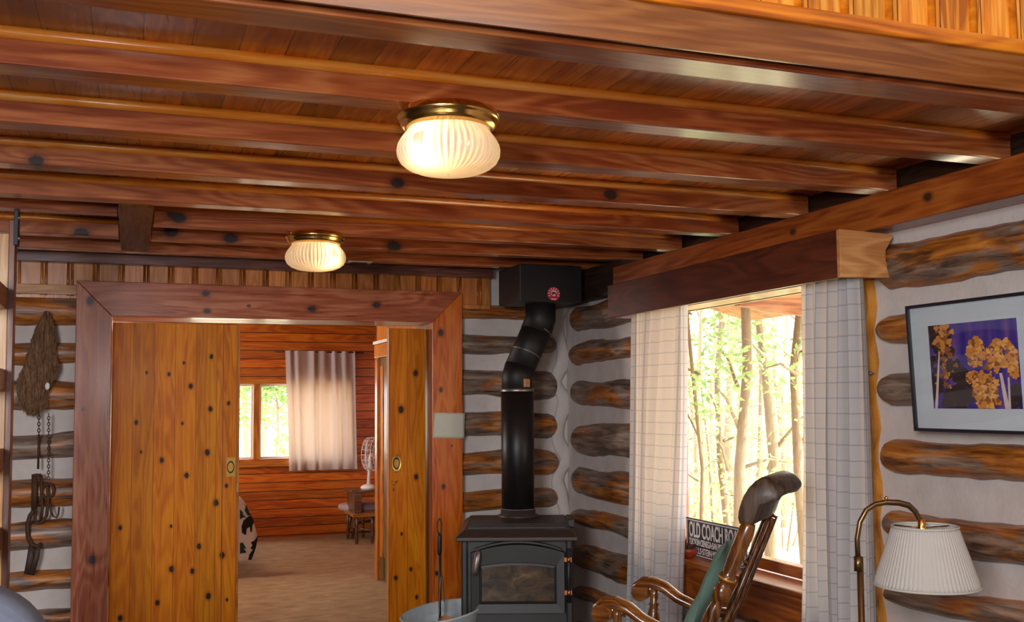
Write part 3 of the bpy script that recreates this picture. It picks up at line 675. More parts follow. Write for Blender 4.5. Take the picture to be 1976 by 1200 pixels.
# brow arch above the door
mb = MB(); up = [(dx0+.02+(dx1-dx0-.04)*k/16, .688+.044*(1-(2*k/16-1)**2)) for k in range(17)]; lo_ = [(x, z-.014) for x, z in up][::-1]
mb.prism(up+lo_, 'y', fy-.016, fy+.02); mb.build('brow', M['iron'], t, bevel=.003)
hd = Vector((1.785, fy, .615)); mb = MB(); mb.tube([(hd.x+.004, fy-.012, hd.z+.062),(hd.x+.002, fy-.05, hd.z+.056),(hd.x-.0, fy-.058, hd.z+.03),(hd.x-.012, fy-.058, hd.z-.03),(hd.x-.016, fy-.055, hd.z-.06)], [.011,.015,.018,.017,.012], 10); h_ = mb.build('door_handle', M['steelring'], dr)
mb = MB()
for k in range(7): mb.tube([(hd.x+.0-.0022*k-.014, fy-.060, hd.z+.03-.0125*k), (hd.x-.0022*k+.014, fy-.060, hd.z+.026-.0125*k)], .0036, 6)
mb.build('coil', M['copper'], h_)
for z in (dz0+.115, dz1-.04):
    mb = MB().box(dx1-.005, dx1+.035, fy-.016, fy+.02, z-.012, z+.012).tube([(dx1+.018, fy-.018, z-.014), (dx1+.018, fy-.018, z+.014)], .011, 12); mb.build('hinge', M['copper'], dr)
mb = MB().tube([(dx1+.018, fy-.006, dz0+.06), (dx1+.018, fy-.006, dz1+.02)], .011, 10).build('hinge_bar', M['iron'], dr)
mb = MB().box(SX0-.005, SX1+.005, SY0-.05, SY0+.05, .215, .25).build('ash_lip', M['ironbrown'], t, bevel=.006)
for x in (SX0+.06, SX1-.06):
    for y in (SY0+.05, SY1-.05):
        MB().tube([(x,y,.19),(x,y,.04),(x+.012*(1 if x > 2 else -1),y,0)], [.035,.026,.034], 12).build('leg', M['iron'], t)
stove.location = SW; stove.rotation_euler = (0,0,SROT)
# stove pipe
t = thing('stove_pipe', 'black jointed stove pipe rising from the stove to the flue box', 'stove pipe', (PC.x, PC.y, zt+.05))
zs1 = (Vector((0,0,EYE))+ray(1000,752)*6.38).z
MB().tube([(PC.x,PC.y,zt+.03),(PC.x,PC.y,zs1)], .1015, 40).build('double_wall_section', M['pipe'], t)
MB().lathe([(.1035,zs1-.01),(.1045,zs1-.004),(.103,zs1+.004),(.096,zs1+.008)], (PC.x,PC.y,0), 40).build('seam_ring', M['steelring'], t)
MB().lathe([(.1025,zt+.032),(.1045,zt+.036),(.104,zt+.046),(.1025,zt+.052)], (PC.x,PC.y,0), 40).build('ash_streaked_base_ring', M['ash'], t)
E2 = atY(1043, 600, 6.05); E2.z = 0
p = [Vector((PC.x,PC.y,zs1-.01)), Vector((PC.x,PC.y,zs1+.08)), Vector((PC.x,PC.y,zs1+.1)).lerp(Vector((E2.x,E2.y,2.0)), .12), Vector((PC.x,PC.y,zs1+.1)).lerp(Vector((E2.x,E2.y,2.0)), .5)]
MB().tube([p[0], p[1], p[2]], .0965, 36).build('lower_elbow', M['pipematte'], t)
q1 = Vector((PC.x,PC.y,zs1+.1)).lerp(Vector((E2.x,E2.y,2.0)), .10); q2 = Vector((PC.x,PC.y,zs1+.1)).lerp(Vector((E2.x,E2.y,2.0)), .95)
MB().tube([q1, q2], .0945, 36).build('slanted_section', M['pipematte'], t)
dq = (q2-q1).normalized()
for k in (.32, .86):
    c = q1.lerp(q2, k); MB().tube([c-dq*.004, c+dq*.004], .0965, 36).build('joint_ring', M['steelring'], t)
MB().tube([q1.lerp(q2,.80), Vector((E2.x,E2.y,2.015)), Vector((E2.x,E2.y,2.11))], .0965, 36).build('upper_elbow', M['pipematte'], t)
# small tan label on the lower elbow, follows the pipe
mb = MB(); mb.grid(lambda u, v: (PC.x+.0985*math.cos(-PI/2+.05+.5*u-.0), PC.y+.0985*math.sin(-PI/2+.05+.5*u), zs1+.016+.05*v), 6, 1); mb.build('paper_label', M['tan'], t)
# flue box
t = thing('flue_box', 'black steel flue box under the ceiling above the stove pipe', 'flue box', (2.42, 6.04, 2.10))
MB().box(2.215, 2.625, 5.85, 6.235, 2.102, 2.33).build('box', M['black'], t, bevel=.004)
c = atY(1068, 567, 5.85); Rb = .042; MX = Matrix(((1,0,0),(0,0,1),(0,1,0)))
mb = MB(); mb.mi = 0; mb.lathe([(0,0),(Rb,0)], (c.x, 5.846, c.z), 36, MX)
mb.mi = 1
for k in range(9):
    a = PI*(-.12+1.24*k/8); r = Rb*.76; mb.obb((c.x+r*math.cos(a), 5.8445, c.z+r*math.sin(a)), (.006,.001,.013), Matrix.Rotation(-(a-PI/2), 3, 'Y'))
mb.box(c.x-.018, c.x+.018, 5.844, 5.845, c.z-.036, c.z-.029)
mb.prism([(.45*Rb*math.cos(a)+c.x, .45*Rb*math.sin(a)+c.z+.004) for a in [2*PI*k/20 for k in range(20)]], 'y', 5.8440, 5.8448)
mb.mi = 2; mb.prism([(c.x+x*Rb, c.z+z*Rb) for x, z in ((-.4,.02),(-.28,.22),(0,.26),(.28,.16),(.42,-.2),(.28,-.24),(.2,-.02),(-.05,-.02),(-.12,-.22),(-.24,-.22),(-.22,0))], 'y', 5.843, 5.8441)
mb.build('badge', [plain('badge_red', S(196,36,58), .4), plain('badge_pink', S(240,196,200), .5), plain('badge_black', S(20,12,12), .5)], t)
# poker standing in the ash bucket, bucket, firewood
bc = Vector((0,0,EYE))+ray(852,1180)*5.75; bc.z = 0
t = thing('ash_bucket', 'galvanised metal ash bucket with a thin wire bail, beside the stove', 'bucket', bc)
zb_ = .335; tilt = Matrix.Rotation(-.12, 3, 'Y')
def bk(r, z): return (r, z)
prof = [(.0,.012),(.125,.01),(.128,.0),(.132,.01),(.222,zb_-.012),(.232,zb_),(.228,zb_+.006),(.222,zb_),(.150,.02),(.0,.02)]
mb = MB(); mb.lathe(prof, (0,0,0), 48)
mb.v = [(x, y, z+ (x*.16 if z > .25 else 0)) for x, y, z in mb.v]
mb.build('pail', M['galv'], t, local=True)
mb = MB(); mb.tube([(-.075+.15*k/16, -.20+.40*k/16, .335+(-.075+.15*k/16)*.16+.19*math.sin(PI*k/16)**.7) for k in range(17)], .0032, 8); mb.build('bail', M['steelring'], t, local=True)
t = thing('fire_poker', 'black iron fire poker standing upright in the ash bucket', 'poker', (bc.x, bc.y, .05))
P0 = atY(848, 1000, bc.y+.04)
pk = P0.x; mb = MB(); mb.tube([(pk,bc.y+.04,.16),(pk+.001,bc.y+.04,P0.z-.11)], .008, 10); mb.build('shaft', M['black'], t)
mb = MB(); mb.tube([(pk,bc.y+.04,P0.z-.205),(pk,bc.y+.04,P0.z-.19),(pk,bc.y+.04,P0.z-.10),(pk,bc.y+.04,P0.z-.085)], [.008,.014,.014,.009], 10); mb.build('grip', M['black'], t)
mb = MB(); mb.tube([(pk+.010*math.sin(a)*1.2, bc.y+.04, P0.z-.045+.042*math.cos(a)) for a in [2*PI*k/24 for k in range(25)]], .005, 8); mb.build('hanging_loop', M['rust'], t)
t = thing('kindling_stick', 'short brown stick end lying in the ash bucket', 'stick', (bc.x, bc.y-.1, .2))
c = atY(852, 1196, bc.y-.06); mb = MB(); mb.tube([(c.x+.01,bc.y-.12,c.z),(c.x,bc.y+.04,c.z-.16)], .042, 14); mb.build('bark', M['log_x'], t); mb = MB().lathe([(0,0),(.036,.0)], (c.x+.01, bc.y-.1215, c.z), 16, Matrix(((1,0,0),(0,0,1),(0,1,0)))); mb.build('cut_end', M['tan'], t)
# paper on the casing
mb = MB(); q = [atY(x, y, 6.3605) for x, y in ((835,845),(896,846),(897,797),(838,796))]
mb.grid(lambda u, v: tuple((q[0].lerp(q[1],u)).lerp(q[3].lerp(q[2],u), v) + Vector((0, -.006*math.sin(u*PI)*math.sin(v*3.1), 0))), 10, 8)
o = mb.build('paper_note', M['paper'], origin=(q[0]+q[1])/2, solid=.001); tag(o, 'cream paper note curling off the right door casing', 'paper')
# =================================================================== window side
def at_d(x, y, d): return Vector((0,0,EYE)) + ray(x, y)*d
# valance
VX = 2.5; vy0, vy1 = 3.2, 5.22; vz0, vz1 = 1.953, 2.136
t = thing('valance_box', 'dark brown wooden valance box above the big window, raw wood end', 'valance', (2.5, 4.2, vz0))
MB().box(VX, VX+.022, vy0+.02, vy1, vz0, vz1).build('front_board', M['valance'], t, bevel=.003)
mb = MB(); mb.prism([(VX, vz0), (2.745, vz0+.006), (2.712, vz0+.07), (2.712, vz0+.11), (2.748, vz1-.02), (2.745, vz1-.008), (VX+.13, vz1-.004), (VX, vz1)], 'y', vy0, vy0+.02)
e = mb.build('end_board', M['rawend'], t, bevel=.002); e['label'] = 'pale raw-wood end board scribed to the log'
MB().box(VX+.02, 2.72, vy1-.02, vy1, vz0, vz1).build('end_board', M['valance'], t, bevel=.002)
mb = MB().tube([(2.61, vy0+.03, 2.09), (2.61, vy1-.03, 2.09)], .009, 10); mb.build('rod', M['steelring'], t)
# curtains
def curtain(label, top, bot, X, z0, z1, nf, amp, seed, mat='curtain', axis='y', full=1.75, name='curtain', gath=.0):
    rnd = random.Random(seed); ph = [rnd.uniform(0, 6) for _ in range(6)]
    (a0, a1), (b0, b1) = top, bot; W = abs(a1-a0)*full; H = z1-z0
    def fn(u, v):
        z = z0+H*v; y0 = b0+(a0-b0)*v; y1 = b1+(a1-b1)*v
        s = u + .018*math.sin(u*nf*2*PI*.5+ph[0])+.012*math.sin(v*3+ph[1])*math.sin(u*9+ph[2])
        y = y0+(y1-y0)*s
        fold = math.sin(u*nf*2*PI+ph[3]+.5*math.sin(v*2.1+ph[4]))+.35*math.sin(u*nf*3.3*PI+ph[5]+v)
        k = amp*(.55+.45*(1-v)+gath*v)
        d = X + k*fold + .012*math.sin(v*4+u*5)
        return (d, y, z) if axis == 'y' else (y, d, z)
    mb = MB(); mb.grid(fn, nf*14, 40, uv=lambda u, v: (u*W, v*H))
    o = mb.build(name, M[mat], origin=fn(.5, 0)); tag(o, label, 'curtain'); return o
X_ = 2.605
curtain('sheer checked curtain at the far side of the big window, next to the stove corner', (atX(1228,640,X_).y, atX(1320,640,X_).y), (atX(1212,1200,X_).y, atX(1304,1200,X_).y), X_, .12, 2.085, 7, .042, 3)
curtain('white checked curtain at the near side of the big window, behind the floor lamp', (atX(1557,560,X_).y, atX(1660,560,X_).y), (atX(1543,1200,X_).y, atX(1692,1200,X_).y), X_, .12, 2.085, 6, .042, 8)
# sign on the sill
sx = 2.785; zs_top = zs
A, B = atX(1324, 997, sx), atX(1347, 1061, sx)
y0, y1 = A.y, A.y-.57; zb_, zt_ = zs_top+.002, atX(1324, 997, sx).z
t = thing('road_sign', 'black and white OLD COACH sign leaning in the window behind the chair', 'sign', (sx, (y0+y1)/2, zb_))
MB().box(sx, sx+.006, y1, y0, zb_, zt_).build('panel', M['signblack'], t, bevel=.001)
mb = MB(); e = .007; w = .006; yy0, yy1, q0, q1 = y1+e, y0-e, zb_+e, zt_-e
for bx in ((yy0,yy1,q0,q0+w),(yy0,yy1,q1-w,q1),(yy0,yy0+w,q0,q1),(yy1-w,yy1,q0,q1)): mb.box(sx-.0012, sx+.001, *bx)
mb.build('border', M['signwhite'], t)
def lettering(txt, size, yl, zbase, width, xo):
    cu = bpy.data.curves.new('lettering', 'FONT'); cu.body = txt; cu.size = size; cu.extrude = .0006; cu.offset = size*.018
    o = bpy.data.objects.new('lettering', cu); COL.objects.link(o); cu.materials.append(M['signwhite'])
    bpy.context.view_layer.update(); wd = o.dimensions.x; k = width/wd
    mw = Matrix(((0,0,-1,xo),(-1,0,0,yl),(0,1,0,zbase),(0,0,0,1)))
    mw = mw @ Matrix.Diagonal((k,1,1,1))
    me = bpy.data.meshes.new_from_object(o.evaluated_get(bpy.context.evaluated_depsgraph_get())); bpy.data.objects.remove(o); o = bpy.data.objects.new('lettering', me); COL.objects.link(o)
    o.parent = t; o.matrix_local = Matrix.Translation(-Vector(t.location)) @ mw
H_ = zt_-zb_
lettering('OLD COACH ROAD', H_*.55, y0-.03, zb_+H_*.52, .505, sx-.0008)
lettering('TUCSON\u00b7CIENEGA\u00b7SAN PEDRO\u00b7DRAGOON', H_*.235, y0-.03, zb_+H_*.31, .51, sx-.0008)
lettering('EWELLS\u00b7STEIN\u00b7MEMBRES\u00b7COOKS', H_*.235, y0-.03, zb_+H_*.10, .51, sx-.0008)
# reddish bowl with dried stuff
c = atX(1327, 1073, 2.74); 
t = thing('bowl', 'small red-brown bowl on the window sill in front of the sign', 'bowl', (2.74, c.y, zs))
MB().lathe([(0,.002),(.028,0),(.034,.006),(.052,.03),(.056,.05),(.052,.05),(.046,.03),(.0,.012)], (0,0,0), 28).build('body', M['bowl'], t, local=True)
mb = MB(); rnd = random.Random(3)
for k in range(26):
    a, r = rnd.uniform(0, 6.28), .04*rnd.random()**.5; mb.ball((r*math.cos(a), r*math.sin(a), .045+.02*rnd.random()), .011, 7, 5, (1, .7, .8))
o = mb.build('potpourri', M['rust'], t, local=True); o['kind'] = 'stuff'
# knob on the side casing
c = atX(1682, 720, 2.735); o = MB().lathe([(0,-.012),(.008,-.011),(.010,-.006),(.005,0),(.004,.012)], (0,0,0), 14, Matrix(((0,0,1),(0,1,0),(1,0,0)))).build('tieback_knob', M['steelring'], None); o.location = (2.733, c.y, c.z); tag(o, 'tiny metal knob on the amber side casing of the window', 'knob')
# framed picture, leaning forward at the top
pb_ = atX(1771, 831, 2.695); pt_ = atX(1758, 591, 2.672)
yl = (pb_.y+pt_.y)/2; yr = yl-.56; zb2, zt2 = pb_.z, pt_.z
t = thing('framed_picture', 'black-framed photograph of golden trees hanging on the log wall', 'picture', (2.69, (yl+yr)/2, zb2))
def lean(mb):
    mb.v = [(x-.024*(z-zb2)/(zt2-zb2), y, z) for x, y, z in mb.v]; return mb
fw_ = .011
mb = MB()
for bx in ((yr,yl,zb2,zb2+fw_),(yr,yl,zt2-fw_,zt2),(yr,yr+fw_,zb2+fw_,zt2-fw_),(yl-fw_,yl,zb2+fw_,zt2-fw_)): mb.box(2.672, 2.695, *bx)
lean(mb).build('frame', M['frame'], t, bevel=.001)
lean(MB().box(2.684, 2.69, yr+fw_, yl-fw_, zb2+fw_, zt2-fw_)).build('mat_board', M['mat'], t)
pl, pr2 = atX(1800, 700, 2.68), atX(1969, 700, 2.68); pz0, pz1 = atX(1803, 788, 2.682).z, atX(1797, 629, 2.674).z
yA, yB = pl.y, pr2.y-.005
t2 = NT('print_sky'); c_ = t2.obj(); v_ = t2.vec('MULTIPLY', c_, (1,1,.15)); n_ = t2.noise(v_, 26, 2, .5)
psky = t2.out(t2.bsdf(t2.ramp(n_, [(.36, S(34,30,130)), (.5, S(70,48,140)), (.66, S(110,74,140))]), .3))
pm = [psky, plain('print_gold', S(206,136,58), .35, noise=.35, nscale=120), plain('print_gold_shade', S(140,84,40), .35, noise=.3, nscale=120), plain('print_dark', S(40,28,34), .35, noise=.4, nscale=90), plain('print_trunk', S(214,196,196), .35, noise=.2, nscale=90), plain('print_gold_light', S(232,172,92), .35, noise=.2, nscale=120)]
mb = MB(); mb.mi = 0; mb.box(2.6828, 2.686, yB, yA, pz0, pz1)
PW, PH = yA-yB, pz1-pz0; rnd = random.Random(11); lay = [0]
def blob(u, v, r, mi, sq=1.):
    lay[0] += 1; X0 = 2.6826-.000004*lay[0]; mb.mi = mi; pts = []
    ph = rnd.uniform(0, 6)
    for k in range(11):
        a = 2*PI*k/11; q = r*(1+.28*math.sin(3*a+ph)+.15*rnd.uniform(-1,1)); uu = min(.998, max(.002, u+q*math.cos(a))); vv = min(.998, max(.002, v+q*sq*math.sin(a)))
        pts.append((X0, yA-uu*PW, pz0+vv*PH))
    mb.add(pts, [list(range(11))], smooth=False)
def trunk(u0, v0, u1, v1, w0, w1):
    lay[0] += 1; X0 = 2.6826-.000004*lay[0]; mb.mi = 4
    mb.add([(X0, yA-(u0-w0)*PW, pz0+v0*PH), (X0, yA-(u0+w0)*PW, pz0+v0*PH), (X0, yA-(u1+w1)*PW, pz0+v1*PH), (X0, yA-(u1-w1)*PW, pz0+v1*PH)], [(0,1,2,3)], smooth=False)
for k in range(60): blob(rnd.uniform(.0,.28), rnd.uniform(.05,1), rnd.uniform(.02,.06), 3, 1.6)
for k in range(40): blob(rnd.gauss(.33,.07), rnd.uniform(.0,.5), rnd.uniform(.03,.06), 3, 1.6)
for k in range(30): blob(rnd.uniform(.84,1.), rnd.uniform(0,.25), rnd.uniform(.02,.05), 3)
for k in range(46): blob(rnd.gauss(.17,.045), rnd.uniform(.62,.99), rnd.uniform(.015,.045), rnd.choice((1,1,2)))
for k in range(30): blob(rnd.gauss(.19,.06), rnd.uniform(.25,.62), rnd.uniform(.012,.03), rnd.choice((1,2,2)))
trunk(.035, 0, .12, .68, .018, .008)
def crown(cu, cv, ru, rv, n):
    for k in range(int(n*1.8)):
        a = rnd.uniform(0, 6.28); q = rnd.random()**.5; blob(cu+ru*q*math.cos(a), cv+rv*q*math.sin(a), rnd.uniform(.010,.034), rnd.choice((1,1,5,2)))
trunk(.845, 0, .80, .4, .025, .015); trunk(.87, 0, .88, .35, .012, .01)
crown(.82,.62,.17,.15,90); crown(.55,.65,.09,.17,60); crown(.63,.22,.14,.2,110); crown(.5,.36,.08,.06,26); crown(.95,.48,.05,.14,26); crown(.72,.5,.07,.1,16); crown(.66,.06,.14,.05,24)
lean(mb).build('print', pm, t)
lean(MB().box(2.6785, 2.6795, yr+fw_, yl-fw_, zb2+fw_, zt2-fw_)).build('glazing', M['glass'], t)
# floor lamp
LD = 3.0
pole = at_d(1661, 1140, LD); 
pole_top = at_d(1657, 1075, LD)
t = thing('floor_lamp', 'antique brass gooseneck floor lamp with a white pleated shade', 'floor lamp', (pole.x, pole.y, 0))
px_, py_ = pole.x, pole.y
MB().lathe([(0,.0),(.13,0),(.132,.012),(.12,.022),(.05,.032),(.02,.05),(.014,.07)], (px_,py_,0), 36).build('base', M['antbrass'], t)
MB().tube([(px_,py_,.05),(px_,py_,pole_top.z)], .0095, 14).build('pole', M['antbrass'], t)
dv = Vector((_r.x, _r.y, 0)).normalized()
gp = [(1657,1082),(1656,1040),(1662,1008),(1675,985),(1692,974),(1714,970),(1738,971),(1757,976),(1770,988),(1778,1004),(1781,1014)]
gpts = [Vector((px_,py_,0)) + dv*((at_d(x,y,LD)-Vector((px_,py_,0))).dot(dv)) + Vector((0,0,at_d(x,y,LD).z)) for x, y in gp]
mb = MB(); mb.tube(gpts, [.0075]*5+[.0085,.009,.009,.008,.007,.007], 12); mb.build('gooseneck', M['antbrass'], t)
mb = MB().tube([gpts[0]-Vector((0,0,.03)), gpts[0]+Vector((0,0,.012))], .012, 14); mb.build('collar', M['antbrass'], t)
mb = MB().ball(gpts[5]+Vector((0,0,.012)), .006, 10, 6); mb.build('swivel_screw', M['brass'], t)
tip = gpts[-1]; sc_ = LD/F_PX
mb = MB().lathe([(.004,.02),(.010,.018),(.012,.0),(.016,-.012),(.016,-.06),(0,-.06)], tip, 16); mb.build('socket', M['brass'], t)
ztop, zbot = tip.z-.004, tip.z-114*sc_
rt_, rb_ = 60*sc_, 97*sc_
tl = Matrix.Rotation(-.02, 3, 'X')
mb = MB(); ns = 10
mb.lathe([(rt_+(rb_-rt_)*k/ns, ztop+(zbot-ztop)*k/ns - 0) for k in range(ns+1)], (tip.x+dv.x*.01, tip.y+dv.y*.01, 0), 288, ripple=[.012]*(ns+1)+[72])
ns_ = len(mb.v)
sh_c = Vector((tip.x+dv.x*.01, tip.y+dv.y*.01, 0))
# pleat uv for the cloth node
for k in range(len(mb.f)): mb.uv[k] = [(.1*(i % 288)/288, .01*(i//288)) for i in mb.f[k]]
shd = mb.build('lamp_shade', M['shade'], t, solid=.0015)
for r_, z_ in ((rt_, ztop), (rb_, zbot)):
    MB().tube([(sh_c.x+(r_+.0015)*math.cos(2*PI*k/48), sh_c.y+(r_+.0015)*math.sin(2*PI*k/48), z_) for k in range(49)], .0035, 8, cap=False).build('shade_binding', M['shade'], shd)
mb = MB()
for a in (0, 2.09, 4.18): mb.tube([(tip.x, tip.y, ztop-.004), (sh_c.x+rt_*math.cos(a), sh_c.y+rt_*math.sin(a), ztop-.002)], .0018, 6)
mb.build('shade_spider', M['antbrass'], t)
MB().ball((tip.x, tip.y, tip.z-.10), .028, 16, 10, (1,1,1.3)).build('bulb', M['white'], t)
# ------------------------------------------------------------------ rocking chair
K = 1.07
t = thing('rocking_chair', 'brown wooden rocking chair with turned posts and a sage green back cushion', 'rocking chair', (1.832, 3.578, 0), rot=PI-.79)
def sc3(pts): return [Vector(p)*K for p in pts]
def scr(r): return [q*K for q in r]
pxz = lambda z: -.2-.424*(z-.45)
BWD = .176
def turned(p0, p1, prof):
    p0, p1 = Vector(p0), Vector(p1); return sc3([p0.lerp(p1, s) for s, r in prof]), scr([r for s, r in prof])
postprof = [(0,.018),(.05,.022),(.1,.017),(.13,.024),(.16,.018),(.2,.024),(.24,.016),(.27,.022),(.29,.026),(.31,.022),(.33,.016),(.36,.022),(.42,.026),(.47,.025),(.52,.020),(.54,.017),(.56,.026),(.60,.029),(.63,.024),(.645,.017),(.66,.026),(.675,.030),(.69,.026),(.70,.022),(.73,.024),(.85,.0275),(.95,.027),(.985,.023),(1,.02)]
for s in (1, -1):
    p, r = turned((pxz(.44), s*BWD, .44), (pxz(1.0), s*BWD, 1.0), postprof if s == 1 else [(a_, b_*.72) for a_, b_ in postprof]); mb = MB(); mb.tube(p, r, 16)
    po = mb.build('back_post', M['rock_z'], t, local=True)
    for q in (.675, .29):
        mb = MB(); c0 = Vector((pxz(.44), s*BWD, .44)).lerp(Vector((pxz(1.0), s*BWD, 1.0)), q); d_ = Vector((-.424,0,1)).normalized(); rr = (.0305 if q == .675 else .0265)*(1 if s == 1 else .72)
        mb.tube([(c0-d_*.004)*K, (c0+d_*.004)*K], rr*K, 16); mb.build('gold_band', M['rock_gold'], po, local=True)
mb = MB(); prof = [(-.384,.985),(-.392,1.04),(-.405,1.09),(-.438,1.135),(-.472,1.148),(-.503,1.140),(-.528,1.118),(-.538,1.098),(-.528,1.082),(-.505,1.080),(-.478,1.082),(-.458,1.04),(-.446,1.01),(-.437,.985)]
ny = 16; vs = []
for j in range(ny+1):
    y = -.185+.37*j/ny; bow = -.03*(1-(y/.185)**2); up_ = .012*(1-(y/.185)**2); edge = 1-.35*max(0, abs(y)-.16)/.025*.4
    for x, z in prof: vs.append(((x+bow)*K, y*K, (.98+(z-.98)*edge+up_)*K))
n = len(prof); fs = [(j*n+k, j*n+(k+1)%n, (j+1)*n+(k+1)%n, (j+1)*n+k) for j in range(ny) for k in range(n)]+[list(range(n))[::-1], [ny*n+k for k in range(n)]]
mb.add(vs, fs, smooth=True); mb.build('crest_rail', M['rock_grey'], t, local=True, subsurf=1)
for i in range(3):
    y = (-.5+ (i+1)/4)*2*BWD*.86; bow = -.03*(1-(y/.2)**2); mb = MB()
    mb.tube(sc3([(pxz(.45)-.01+bow*.3, y, .45), (pxz(.7)-.02+bow*.8, y, .7), (pxz(1.0)-.012+bow, y, 1.0)]), scr([.006,.008,.007]), 10); mb.build('spindle', M['rock_z'], t, local=True)
# cushion
mb = MB()
def cush(u, v, side):
    y = (-1+2*u)*(.165-.02*max(0, v-.75)*4); z = .47+.455*v; puff = (1-abs(2*u-1)**4)*(1-abs(2*v-1)**6)
    x = pxz(z)+.06 + (.036*puff if side else -.022*puff) + .008*math.sin(u*14)*math.sin(v*11)
    return Vector((x, y, z))*K
mb.grid(lambda u, v: cush(u, v, 1), 14, 20); mb.grid(lambda u, v: cush(u, v, 0), 14, 20); mb.build('back_cushion', M['green'], t, local=True)
# seat
mb = MB(); pts = [(.27,-.17),(.27,.17),(.24,.225),(-.2,.215),(-.25,.17),(-.25,-.17),(-.2,-.215),(.24,-.225)][::-1]
mb.prism([(x*K, y*K) for x, y in pts], 'z', .405*K, .45*K); mb.build('seat', M['rock_x'], t, local=True, bevel=.014)
mb = MB(); mb.prism([(x*.9*K, y*.9*K) for x, y in pts], 'z', .45*K, .485*K); mb.build('seat_cushion', M['green'], t, local=True, bevel=.016)
for s in (1, -1):
    ya = s*(BWD+.035); path = [(-.285,.628),(-.22,.628),(-.15,.640),(-.08,.668),(-.03,.703),(.015,.718),(.05,.716),(.075,.698),(.087,.672)]
    mb = MB(); mb.tube(sc3([(x, ya, z) for x, z in path]), [(.017*K,.022*K),(.018*K,.024*K),(.019*K,.027*K),(.020*K,.031*K),(.021*K,.036*K),(.022*K,.040*K),(.022*K,.041*K),(.021*K,.040*K),(.012*K,.034*K)], 16, up=(0,0,1))
    mb.tube(sc3([(.057, ya-.041, .682), (.057, ya+.041, .682)]), .031*K, 18); mb.build('arm', M['rock_x'], t, local=True)
    for xa, za in ((.01,.70),(-.14,.635)):
        p, r = turned((xa+.01, s*(BWD+.02), .44), (xa, ya, za), [(0,.016),(.08,.02),(.15,.013),(.22,.018),(.3,.012),(.4,.02),(.55,.024),(.68,.02),(.73,.014),(.76,.02),(.8,.014),(.9,.016),(1,.015)])
        mb = MB(); mb.tube(p, r, 14); mb.build('arm_post', M['rock_z'], t, local=True)
    for xa, xb in ((.2,.25),(-.19,-.25)):
        p, r = turned((xb, s*.21, .085), (xa, s*.19, .41), [(0,.015),(.1,.02),(.25,.014),(.35,.024),(.5,.027),(.65,.02),(.72,.014),(.78,.023),(.9,.018),(1,.016)])
        mb = MB(); mb.tube(p, r, 14); mb.build('leg', M['rock_z'], t, local=True)
    R_ = 1.15; mb = MB(); mb.tube(sc3([(x, s*.21, R_-math.sqrt(R_*R_-(x-.02)**2)+.02+.006) for x in [-.52+.9*k/24 for k in range(25)]]), [(.026*K,.015*K)]*25, 10, up=(0,0,1)); mb.build('rocker', M['rock_x'], t, local=True)
for xa in (.22, -.22):
    mb = MB(); mb.tube(sc3([(xa, -.2, .22), (xa, 0, .22), (xa, .2, .22)]), scr([.009,.015,.009]), 10); mb.build('stretcher', M['rock_x'], t, local=True)
# =================================================================== ladder, armchair, things on the back wall
Yl = 4.95
a = atY(25, 445, Yl)
lx1 = atY(33, 430, Yl).x; lx0 = a.x-.075
t = thing('wooden_ladder', 'tall pine ladder with dark flat rungs, bracketed to the joists left of the doorway', 'ladder', (lx0+.04, 4.6, 0))
MB().box(lx0, lx1-.03, Yl, Yl+.035, 0, 2.24).build('stringer', M['ladder'], t, bevel=.003)
e = MB().box(lx1-.03, lx1-.006, Yl-.004, Yl+.09, 0, 2.30).build('edge_strip', M['ladderred'], t, bevel=.002)
MB().box(lx0-.02, lx0+.02, 4.35, 4.385, 0, 2.3).build('stringer', M['ladder'], t, bevel=.003)
for z in (atY(12,575,Yl).z, atY(12,733,Yl).z, atY(10,885,Yl).z, atY(8,1037,Yl).z, atY(8,1037,Yl).z-.34, ):
    if z > .1: MB().box(lx0-.02, lx1-.032, 4.36, Yl+.001, z-.05, z+.045).build('rung', M['ladderdark'], t, bevel=.003)
br = MB().box(lx1-.012, lx1+.006, Yl-.01, Yl+.06, 2.19, 2.345).box(lx0+.0, lx0+.01, Yl-.006, Yl+.04, 2.24, 2.345).build('steel_bracket', M['iron'], t, bevel=.002)
for z in (2.22, 2.31): MB().ball((lx1+.008, Yl-.004, z), .009, 8, 6).build('bolt', M['steelring'], br)
# armchair (blue-grey, only its back shows)
AXx, AYy = -.575, 2.55
t = thing('armchair', 'blue-grey upholstered armchair with a rounded back in front of the ladder', 'armchair', (AXx, AYy, 0))
hw = .425; ztp = 1.10; r = .2
def rr(hw, zt, r, n=10, zb=.12):
    pts = [(-hw, zb), (hw, zb)]
    pts += [(hw-r+r*math.cos(PI/2*k/n), zt-r+r*math.sin(PI/2*k/n)) for k in range(n+1)]
    pts += [(-hw+r-r*math.sin(PI/2*k/n), zt-r+r*math.cos(PI/2*k/n)) for k in range(n+1)]
    return pts
mb = MB(); mb.prism([(AXx+x, z) for x, z in rr(hw, ztp, r)], 'y', AYy+.0, AYy+.17, smooth=True); mb.build('backrest', M['blue'], t, bevel=.05, bseg=4)
mb = MB(); mb.prism([(AXx+x, z) for x, z in rr(hw-.075, ztp-.085, r-.03, zb=.5)], 'y', AYy-.10, AYy+.02, smooth=True); o = mb.build('back_cushion', M['blue2'], t, bevel=.045, bseg=4); o['label'] = 'bluer inner back cushion'
mb = MB().box(AXx-hw+.13, AXx+hw-.13, AYy-.58, AYy, .26, .46); mb.build('seat_cushion', M['blue2'], t, bevel=.05, bseg=4)
for s in (-1, 1):
    xa, xb = sorted((AXx+s*(hw-.13), AXx+s*hw)); MB().box(xa, xb, AYy-.62, AYy+.02, .1, .62).build('armrest', M['blue'], t, bevel=.05, bseg=4)
